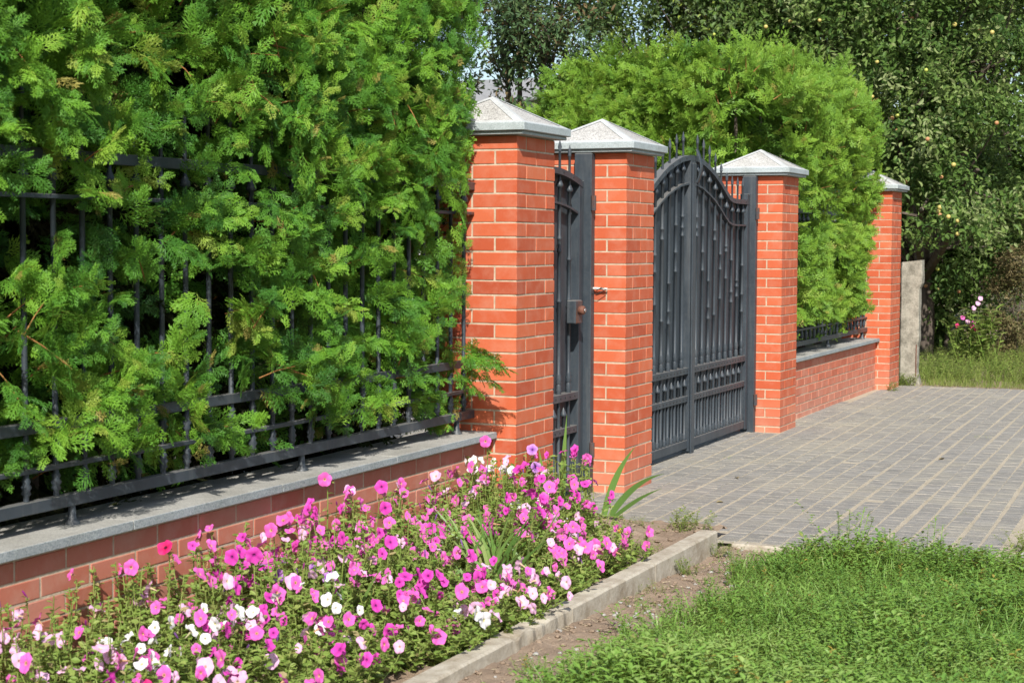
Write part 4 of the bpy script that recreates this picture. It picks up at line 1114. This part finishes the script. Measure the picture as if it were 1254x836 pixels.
def lawn_edge(Y): return np.interp(Y, [4.5, 6.5], [1.38, 1.45]) + 0.16 * (vnoise(Y, Y * 0 + 3.3, 1.6, 31) - 0.5) * 2 - 0.10 * np.clip((Y - 7.3) / 0.7, 0, 1)
mb = MB()
n = 24000; X = rng.uniform(1.2, 4.3, n); Y = rng.uniform(4.0, 8.25, n)
yend = 8.05 + 0.12 * (vnoise(X, X * 0 + 1.7, 2.4, 32) - 0.5) * 2
keep = (X > lawn_edge(Y) + rng.normal(0, 0.035, n)) & (Y < yend + rng.normal(0, 0.03, n)); X, Y = X[keep], Y[keep]; n = len(X)
patch = vnoise(X, Y, 2.2, 33); edge = np.clip((X - lawn_edge(Y)) / 0.25, 0.25, 1)
H = (0.065 + 0.10 * patch) * (0.5 + 0.5 * edge) * rng.uniform(0.7, 1.35, n) * np.where(Y > 7.6, 1.25, 1)
tone = np.clip(0.2 + 0.55 * vnoise(X, Y, 2.6, 34) + rng.normal(0, 0.17, n), 0, 0.94)
yl = rng.random(n) < 0.02; tone[yl] = rng.uniform(0.95, 1.0, yl.sum())
scatter(mb, SPR, X, Y, soil_z(X, Y), H, tone, 0.35)
n = 12000; X = rng.uniform(1.3, 4.3, n); Y = rng.uniform(4.0, 8.15, n)
keep = X > lawn_edge(Y); X, Y = X[keep], Y[keep]; n = len(X)
scatter(mb, BLD, X, Y, soil_z(X, Y), rng.uniform(0.06, 0.16, n) * np.where(vnoise(X, Y, 1.7, 35) > 0.5, 1.0, 0.7), np.clip(rng.normal(0.5, 0.18, n), 0, 0.94), 0.3)
tag(mb.build('lawn_grass', M['lawn']), 'thick green lawn of grass and small leafy weeds in the right foreground', 'grass', kind='stuff')
# far verge
b = MB(); V, Q = sheet(-1.2, 6.0, 18.40, 32, 0.2, lambda X, Y: -0.012 + np.clip((Y - 18.4) / 0.5, 0, 1) * (0.024 + 0.03 * vnoise(X, Y, 1.1, 41))); b.add(V, Q)
tag(b.build('verge_ground', M['soil']), kind='structure')
mb = MB(); n = 22000; X = rng.uniform(-1.0, 3.0, n); Y = 18.43 + 8.5 * rng.random(n) ** 1.7
keep = ~((X < 0.22) & (Y < 18.72) & (X > -0.1)) & (X > -0.05 - 0.4 * (Y - 18.4)); X, Y = X[keep], Y[keep]; n = len(X)
H = rng.uniform(0.05, 0.17, n) * (0.5 + 0.8 * vnoise(X, Y, 1.2, 42)) * np.clip((Y - 18.2) / 0.8, 0.45, 1)
scatter(mb, BLD, X, Y, 0 * X + 0.01, H, np.clip(rng.normal(0.5, 0.2, n), 0, 0.99), 0.3)
n = 3500; X = rng.uniform(-0.2, 3.0, n); Y = 18.5 + 7 * rng.random(n) ** 1.3
keep = ~((X < 0.22) & (Y < 18.72)); X, Y = X[keep], Y[keep]; n = len(X)
scatter(mb, SPR, X, Y, 0 * X + 0.01, rng.uniform(0.08, 0.24, n) * np.clip((Y - 18.2) / 0.8, 0.45, 1), np.clip(rng.normal(0.35, 0.2, n), 0, 0.99), 0.3)
n = 9000; X = rng.uniform(3.5, 7.0, n); Y = rng.uniform(8.2, 18.6, n); scatter(mb, SPR, X, Y, 0 * X - 0.055, rng.uniform(0.09, 0.2, n), np.clip(rng.normal(0.4, 0.2, n), 0, 0.99), 0.3)
tag(mb.build('verge_grass', M['verge']), 'rough sunny verge of grass and weeds behind and beside the paving at the right', 'grass', kind='stuff')

def weed(x, y, z, n, h, spread, lb, mat='verge', tm=None, mu=0.45, group=None, name='weed'):
    e = empty(name, (x, y, z)); tag(e, lb, 'weed', group)
    mb = MB(); a = rng.uniform(0, 6.28, n); r = spread * np.sqrt(rng.random(n))
    scatter(mb, tm or SPR, r * np.cos(a), r * np.sin(a), 0 * a, rng.uniform(0.6, 1.2, n) * h, np.clip(rng.normal(mu, 0.15, n), 0, 0.94), 0.55 if h < 0.2 else 0.15)
    mb.build('leaves', M[mat], e)
WG = 'weeds on the bare soil'
weed(0.86, 8.28, 0.05, 55, 0.09, 0.13, 'spreading yellow green weed at the end of the flower bed beside the last kerb stone', group=WG)
weed(1.16, 7.95, 0.0, 30, 0.06, 0.07, 'small weed in the corner where the last kerb stone meets the paving', group=WG)
weed(1.14, 7.42, 0.0, 26, 0.07, 0.045, 'upright weed tuft against the outer side of the last kerb stone', group=WG)
weed(1.16, 6.9, 0.01, 30, 0.045, 0.08, 'low weed patch on the soil beside the sun bleached kerb stone', group=WG)
weed(1.22, 6.55, 0.02, 26, 0.045, 0.07, 'flat weed on the soil strip next to the kerb joint', group=WG)
weed(1.33, 7.2, 0.0, 22, 0.05, 0.07, 'small weed on the soil strip at the edge of the lawn', 'lawn', group=WG)
weed(1.35, 6.0, 0.03, 14, 0.11, 0.03, 'single leafy weed stem standing out at the edge of the lawn', 'lawn', group=WG)
weed(1.26, 5.3, 0.05, 26, 0.05, 0.06, 'low weed on the soil beside the long grey kerb stone', 'lawn', group=WG)
weed(0.55, 8.32, 0.05, 18, 0.05, 0.06, 'tiny weed on the bed soil below the paving edge', group=WG)
weed(0.86, 7.45, 0.05, 60, 0.07, 0.12, 'feathery green weed beside the last petunias on the bed soil', group=WG)
weed(2.02, 9.75, 0.004, 12, 0.02, 0.05, 'flat grass tuft in a joint of the paving', 'verge', BLD, 0.7, 'weeds in the paving', 'grass_tuft')
weed(0.1, 11.6, 0.004, 16, 0.02, 0.05, 'flat green tuft in the paving in front of the double gate', 'lawn', BLD, 0.5, 'weeds in the paving', 'grass_tuft')
weed(1.55, 13.7, 0.004, 22, 0.025, 0.08, 'yellowish grass tuft in the far right part of the paving', 'verge', BLD, 0.6, 'weeds in the paving', 'grass_tuft')
weed(2.5, 8.75, 0.0, 45, 0.08, 0.12, 'weed growing between the pale slabs beside the lawn', 'verge', None, 0.5, 'weeds in the slab strip')
weed(2.62, 9.2, 0.0, 40, 0.05, 0.14, 'low weed patch between the pale slabs at the right photo edge', 'verge', None, 0.5, 'weeds in the slab strip')
weed(0.06, 17.72, 0.0, 26, 0.09, 0.06, 'small weeds at the foot of the last pillar', 'verge', None, 0.5)
weed(0.06, 18.48, 0.0, 60, 0.12, 0.10, 'weeds at the foot of the concrete post', 'verge', None, 0.4)
# tall sprouts of the lawn edge
for (x, y, h) in ((1.72, 7.95, 0.30), (1.80, 7.9, 0.24), (2.15, 7.95, 0.22), (2.05, 7.6, 0.26)):
    weed(x, y, 0.0, 5, h, 0.035, {1.72: 'tallest leafy weed rising over the lawn edge in front of the paving', 1.80: 'leafy weed next to the tallest one at the lawn edge', 2.15: 'thin weed at the right part of the lawn edge', 2.05: 'leafy weed inside the lawn right of centre'}[x], 'lawn', SPR_T, 0.45, 'tall weeds of the lawn edge')

# hollyhock far right
def blossom_mesh(rs, mat, depth=0.30, cup=0.16):
    """petunia trumpet: 5 soft lobes, unit radius, faces +Z"""
    nseg = 30; rings = [(0.05, -depth, 0), (0.10, -depth * 0.55, 0.05), (0.2, -depth * 0.2, 0.15), (0.45, -0.02, 0.45), (0.75, cup * 0.35, 0.75), (1.0, cup * 0.2, 1.0)]
    an = np.arange(nseg) * 2 * PI / nseg
    V = []; RD = []
    ph = rs.uniform(0, 6.28)
    ruf = rs.normal(0, 1, 5)
    for r, z, q in rings:
        lob = 1 + q * (0.10 * np.cos(5 * an + ph) * 0.55 + 0.03 * np.cos(10 * an))
        zz = z + q * q * (0.10 * np.cos(5 * an + ph + 0.6) + 0.13 * np.cos(2 * an + ruf[0]) + 0.09 * ruf[1] * np.cos(an + ruf[2]) + 0.03 * np.cos(13 * an + ruf[3]))
        V.append(np.stack([r * lob * np.cos(an), r * lob * np.sin(an), zz], -1)); RD.append(np.full(nseg, q))
    V = np.concatenate(V); RD = np.concatenate(RD); Q = []
    for i in range(len(rings) - 1):
        for j in range(nseg):
            k = (j + 1) % nseg; Q.append([i * nseg + j, i * nseg + k, (i + 1) * nseg + k, (i + 1) * nseg + j])
    b = MB(); b.add(V, Q, None, rs.random(), RD)
    # tube behind
    b.lathe([(-depth * 2.6, 0.06), (-depth * 1.6, 0.10), (-depth * 0.9, 0.13), (-depth * 0.45, 0.16)], seg=8)
    return b.mesh('blossom', mat, True)
rs = np.random.default_rng(21)
BLO = {k: [blossom_mesh(rs, m) for _ in range(4)] for k, m in PETAL.items()}
BUD = {}
for k in ('pink', 'magenta', 'violet'):
    b = MB(); b.lathe([(-0.5, 0.05), (0, 0.11), (0.5, 0.16), (0.9, 0.13), (1.1, 0.02)], seg=7); BUD[k] = b.mesh('bud', PETAL[k], True)

e = empty('hollyhock', (0.33, 21.6, 0)); tag(e, 'pink flowering hollyhock in front of the dark shade under the apple tree', 'plant')
mb = MB(); scatter(mb, SPR, rng.normal(0, 0.14, 60), rng.normal(0, 0.1, 60), np.zeros(60), rng.uniform(0.3, 0.75, 60), np.clip(rng.normal(0.4, 0.15, 60), 0, .9), 0.15); mb.build('leaves', M['petunia_leaf'], e)
for k, (x, z, c) in enumerate([(0.02, 0.80, 'pale'), (-0.03, 0.74, 'pale'), (0.05, 0.86, 'pale'), (-0.16, 0.62, 'pink'), (-0.10, 0.57, 'pale'), (-0.05, 0.52, 'crimson'), (-0.22, 0.52, 'crimson'), (0.0, 0.48, 'crimson'), (-0.03, 0.55, 'magenta')]):
    part('blossom', BLO[c][k % 4], e, (x, -0.12, z), (1.2, 0.2, 0.4), 0.03)

# ------------------------------------------------------------------ petunias
def plant_mesh(rs, hh):
    """low sprawling petunia: stems with ovate leaves; local z up, about 0.3 wide; returns mesh and stem tips"""
    mb = MB(); tips = []
    lt = leaf_template(0.6, 0.10)
    T, R, tn = [], [], []
    for s in range(15):
        a = rs.uniform(0, 6.28); rr = rs.uniform(0.04, 0.17); h = hh * rs.uniform(0.55, 1.1)
        p0 = np.array([rs.normal(0, 0.03), rs.normal(0, 0.03), 0]); p2 = np.array([rr * math.cos(a), rr * math.sin(a), h])
        p1 = (p0 + p2) / 2 + np.array([0.05 * math.cos(a), 0.05 * math.sin(a), 0.0])
        t = np.linspace(0, 1, 5)[:, None]; pts = (1 - t) ** 2 * p0 + 2 * t * (1 - t) * p1 + t * t * p2
        mb.tube(pts, np.linspace(0.0032, 0.0018, 5), 4, tone=rs.uniform(0.55, 0.9), cap=False)
        tips.append((p2, a))
        for q in range(25):
            u = rs.uniform(0.0, 1.0) ** 0.7; p = (1 - u) ** 2 * p0 + 2 * u * (1 - u) * p1 + u * u * p2
            b_ = rs.uniform(0, 6.28)
            D = np.array([[math.cos(b_), math.sin(b_), rs.uniform(-0.2, 0.7)]])
            T.append(p); R.append(frames(D, None, up=np.array([0, 0, 1.0]) + rs.normal(0, 0.4, 3))[0] * rs.uniform(0.018, 0.048) * (1.15 - 0.5 * u))
            tn.append(np.clip(rs.normal(0.5, 0.2), 0, 0.93) if rs.random() > 0.03 else 0.99)
    mb.inst(lt[0], lt[1], lt[2], np.array(R), np.array(T), np.array(tn))
    return mb.mesh('foliage', M['petunia_leaf']), tips
rs = np.random.default_rng(33)
PM = [plant_mesh(rs, h) for h in (0.17, 0.2, 0.23, 0.26, 0.3, 0.34, 0.36)]
def bed_h(x, Y):
    """height of the flower mass: tall by the wall, low by the kerb"""
    return float(np.interp(x, [-0.1, 0.15, 0.5, 0.8, 1.0], [0.38, 0.34, 0.26, 0.18, 0.13]) * np.interp(Y, [4.5, 6.0], [0.8, 1.0]))
PLABEL = {
    'pink': 'pink flowering petunia plant', 'magenta': 'magenta flowering petunia plant', 'pale': 'pale pink flowering petunia plant', 'white': 'white flowering petunia plant',
    'crimson': 'crimson flowering petunia plant', 'violet': 'violet flowering petunia plant'}
camp = Vector((3.5, 0, 1.524))
pts = []
tries = 0
while tries < 6000 and len(pts) < 128:
    tries += 1
    x = rng.uniform(-0.08, 0.9); y = rng.uniform(3.9, 8.2)
    if x > 0.80 and rng.random() < 0.6: continue
    if y > 7.2 and x > 0.85 - (y - 7.2) * 0.62: continue
    if ((x - 0.62) / 0.24) ** 2 + ((y - 6.45) / 0.34) ** 2 < 1: continue
    if all((x - a) ** 2 + (y - c) ** 2 > 0.142 ** 2 for a, c in pts): pts.append((x, y))
pts += [(0.93, 5.62), (0.95, 5.85), (0.92, 6.02), (0.94, 5.40), (0.9, 6.95)]
def colour_at(x, y):
    r = rng.random()
    if y < 5.0:   tab = [('pink', .46), ('pale', .24), ('white', .14), ('magenta', .14), ('crimson', .02)]
    elif y < 5.6 and x < 0.3: tab = [('pink', .40), ('crimson', .04), ('pink', .06), ('magenta', .25), ('violet', .03), ('pale', .22)]
    elif y < 6.4: tab = [('pink', .42), ('magenta', .22), ('pale', .14), ('white', .08), ('violet', .02), ('magenta', .06)]
    elif y < 7.4: tab = [('pink', .58), ('pale', .18), ('magenta', .20), ('white', .03), ('violet', .01)]
    else:         tab = [('pink', .42), ('white', .20), ('pale', .20), ('magenta', .14), ('violet', .04)]
    for c, p in tab:
        r -= p
        if r <= 0: return c
    return 'pink'
plants = [(x, y, colour_at(x, y)) for x, y in pts]
def row_of(x): return 'along the low wall' if x < 0.22 else 'in the middle of the bed' if x < 0.6 else 'along the kerb stones'
def img_x(x, y):
    d = Vector((x, y, 0.3)) - camp
    return d.dot(r_) / d.dot(f_)
ORD = 'first second third fourth fifth sixth seventh eighth ninth tenth eleventh twelfth thirteenth fourteenth fifteenth sixteenth seventeenth eighteenth nineteenth twentieth'.split()
ORD += ['twenty-' + o for o in ORD[:9]] + ['thirtieth'] + ['thirty-' + o for o in ORD[:9]]
rows = {}
for p in plants: rows.setdefault((p[2], row_of(p[0])), []).append(p)
for v in rows.values(): v.sort(key=lambda p: img_x(p[0], p[1]))
for (x, y, col) in plants:
    h = bed_h(x, y) * rng.uniform(0.7, 1.25)
    i = int(np.clip(round((h - 0.17) / 0.032), 0, 6))
    where = row_of(x); rw = rows[(col, where)]; k_ = rw.index((x, y, col))
    lab = f'only {PLABEL[col]} {where}' if len(rw) == 1 else f'{ORD[k_]} {PLABEL[col]} from the left {where}'
    z = 0.05
    e = empty('petunia_plant', (x, y, z), rng.uniform(0, 6.28)); tag(e, lab, 'flower', 'petunia plants in the flower bed')
    me, tips = PM[i]
    part('foliage', me, e)
    nf = int(rng.integers(4, 11) if rng.random() < 0.72 else rng.integers(1, 4)); order = rng.permutation(len(tips))
    rz = e.rotation_euler.z
    for q in range(nf):
        p, a = tips[order[q]]
        c = col if rng.random() < 0.86 else ('pink' if col != 'pink' else 'pale')
        # blossoms face the light (towards -Y/+X and up) with scatter
        fx = Vector((0.45 + rng.normal(0, 0.75), -0.6 + rng.normal(0, 0.65), 0.5 + rng.normal(0, 0.5))).normalized()
        fl = Matrix.Rotation(-rz, 3, 'Z') @ fx
        eul = fl.to_track_quat('Z', 'Y').to_euler()
        sc = rng.uniform(0.017, 0.031)
        part('blossom', BLO[c][int(rng.integers(0, 4))], e, tuple(np.array(p) * (1, 1, 1.0) + np.array(fl) * 0.02 + np.array([0, 0, 0.012])), eul, (sc * rng.uniform(0.55, 1.05), sc, sc * rng.uniform(0.8, 1.6)))
    if rng.random() < 0.5:
        p, a = tips[order[-1]]
        part('bud', BUD['violet' if rng.random() < .5 else 'magenta'], e, tuple(p), (rng.uniform(-.6, .6), rng.uniform(-.6, .6), 0), 0.022)
# a few tall stems rising above the mass
TALL = [(0.02, 7.55, 0.50, 'pink', 'tall petunia stem with one pink flower against the first pillar'), (-0.02, 6.05, 0.50, 'pink', 'tallest petunia stem, pink flower reaching over the coping edge'),
        (0.04, 4.85, 0.42, 'crimson', 'single tall petunia stem with a hanging red flower against the low wall'), (0.03, 6.45, 0.42, 'magenta', 'tall petunia stem with small magenta flowers against the low wall'),
        (0.0, 5.6, 0.36, 'pink', 'slender petunia stem with pink flower in front of the low wall'), (0.1, 7.95, 0.42, 'violet', 'tall petunia stem with violet flower at the foot of the wicket gate')]
for (x, y, h, c, lb) in TALL:
    e = empty('petunia_plant', (x, y, 0.05)); tag(e, lb, 'flower', 'tall petunia stems')
    mb = MB(); a = np.linspace(0, 1, 6); P = np.column_stack([0.03 * np.sin(a * 2.2), 0.02 * a, a * h]); mb.tube(P, np.linspace(0.0035, 0.002, 6), 5, tone=0.6)
    mb.build('stem', M['petunia_leaf'], e)
    lt = leaf_template(0.6, 0.1); T = []; R = []
    for q in range(34):
        u = rng.uniform(0.05, 0.98); T.append([0.03 * math.sin(u * 2.2), 0.02 * u, u * h]); an = rng.uniform(0, 6.28)
        R.append(frames(np.array([[math.cos(an), math.sin(an), rng.uniform(-.3, .5)]]))[0] * rng.uniform(0.015, 0.04))
    mb = MB(); mb.inst(lt[0], lt[1], lt[2], np.array(R), np.array(T), np.clip(rng.normal(0.55, 0.2, 34), 0, 0.93)); mb.build('leaves', M['petunia_leaf'], e)
    for q, dz in enumerate((0.0, -0.09) if rng.random() < 0.6 else (0.0,)):
        fx = Vector((0.6 + rng.normal(0, .3), -0.8 + rng.normal(0, .3), 0.3)).normalized()
        part('blossom', BLO[c][q], e, (0.03 + 0.02 * q, -0.01, h + dz), fx.to_track_quat('Z', 'Y').to_euler(), 0.029)

# fallen leaves on the paving
for (x, y, a, lb) in ((0.62, 9.55, 0.6, 'curled reddish brown fallen leaf on the near part of the paving'), (0.45, 10.6, 2.1, 'small dry fallen leaf on the paving in front of the double gate'), (1.5, 12.2, 4.0, 'lone dry leaf far out on the right half of the paving')):
    mb = MB(); lt = leaf_template(0.6, 0.2); mb.add(lt[0] * 0.05, lt[1], lt[2], 1.0); o = mb.build('fallen_leaf', M['dry_leaf']); o.location = (x, y, 0.006); o.rotation_euler = (0.1, 0, a); tag(o, lb, 'leaf', 'fallen leaves on the paving')

# ------------------------------------------------------------------ iris clumps
def iris(x, y, z, leaves, lb, group='iris clumps in the flower bed'):
    e = empty('iris_plant', (x, y, z)); tag(e, lb, 'plant', group)
    for (az, L, lean, curl, wd, ox, oy, tone) in leaves:
        t = np.linspace(0, 1, 12)
        ang = lean + curl * t ** 1.5
        dx = np.cumsum(np.sin(ang)) * L / 12; dz = np.cumsum(np.cos(ang)) * L / 12
        c = np.stack([ox + dx * math.cos(az), oy + dx * math.sin(az), dz], -1)
        N = np.stack([np.cos(ang) * math.cos(az), np.cos(ang) * math.sin(az), -np.sin(ang)], -1)
        side = 0.85 * N + 0.5 * np.array([-math.sin(az), math.cos(az), 0]); ww = wd * np.clip(1.02 - t ** 2.2, 0.03, 1) * (0.75 + 0.25 * np.sin(t * 3.1))
        kx = np.array([math.cos(az), math.sin(az), 0]) * 0.12
        V = np.concatenate([c + side * ww[:, None], c + kx * ww[:, None] * 0.6, c - side * ww[:, None]])
        Q = [[i, 12 + i, 13 + i, i + 1] for i in range(11)] + [[12 + i, 24 + i, 25 + i, 13 + i] for i in range(11)]
        b = MB(); b.add(V, Q, None, tone); b.build('leaf', M['iris_leaf'], e, True)
iris(0.32, 8.38, 0.05, [(-0.1, 0.46, 0.25, 0.45, 0.021, 0.03, 0, 0.5), (0.1, 0.42, 0.55, 0.75, 0.021, 0.05, 0.02, 0.3), (0.3, 0.33, 0.85, 0.35, 0.015, 0.06, 0.03, 0.25)],
     'broad iris leaves arching right in front of the middle pillar', 'iris leaves by the gates')
iris(0.12, 8.22, 0.05, [(0.4, 0.58, 0.02, 0.06, 0.021, 0.08, -0.05, 0.6), (2.6, 0.40, 0.12, 0.2, 0.017, -0.03, 0.02, 0.55), (4.5, 0.3, 0.1, 0.3, 0.013, 0.03, -0.02, 0.5)],
     'upright iris leaves in front of the wicket gate', 'iris leaves by the gates')
lv = [(rng.uniform(0.6, 3.6) if rng.random() < 0.7 else rng.uniform(0, 6.28), rng.uniform(0.24, 0.42), rng.uniform(0.1, 0.6), rng.uniform(0.2, 0.8), rng.uniform(0.006, 0.010), rng.normal(0, 0.07), rng.normal(0, 0.09), rng.uniform(0.2, 0.98)) for _ in range(64)]
iris(0.56, 6.55, 0.05, lv, 'yellowing iris clump of narrow leaves among the petunias in mid bed')
lv = [(rng.uniform(0, 6.28), rng.uniform(0.2, 0.33), rng.uniform(0.02, 0.3), rng.uniform(0.0, 0.5), rng.uniform(0.006, 0.009), rng.normal(0, 0.03), rng.normal(0, 0.04), rng.uniform(0.3, 0.7)) for _ in range(16)]
iris(0.42, 5.5, 0.05, lv, 'small upright iris clump among the petunias in the left half of the bed')
e = empty('marigold', (0.72, 7.66, 0.06)); tag(e, 'small yellow marigold flower on the bed soil beside the last petunias', 'flower')
b = MB(); b.lathe([(0, 0.004), (0.01, 0.02), (0.022, 0.018), (0.03, 0.004)], seg=9); o = b.build('blossom', M['yellow_fl'], e, True); o.location = (0, 0, 0.06)
b = MB(); b.tube([(0, 0, -0.02), (0.003, 0, 0.03), (0, 0, 0.06)], 0.002, 5); b.build('stem', M['petunia_leaf'], e)
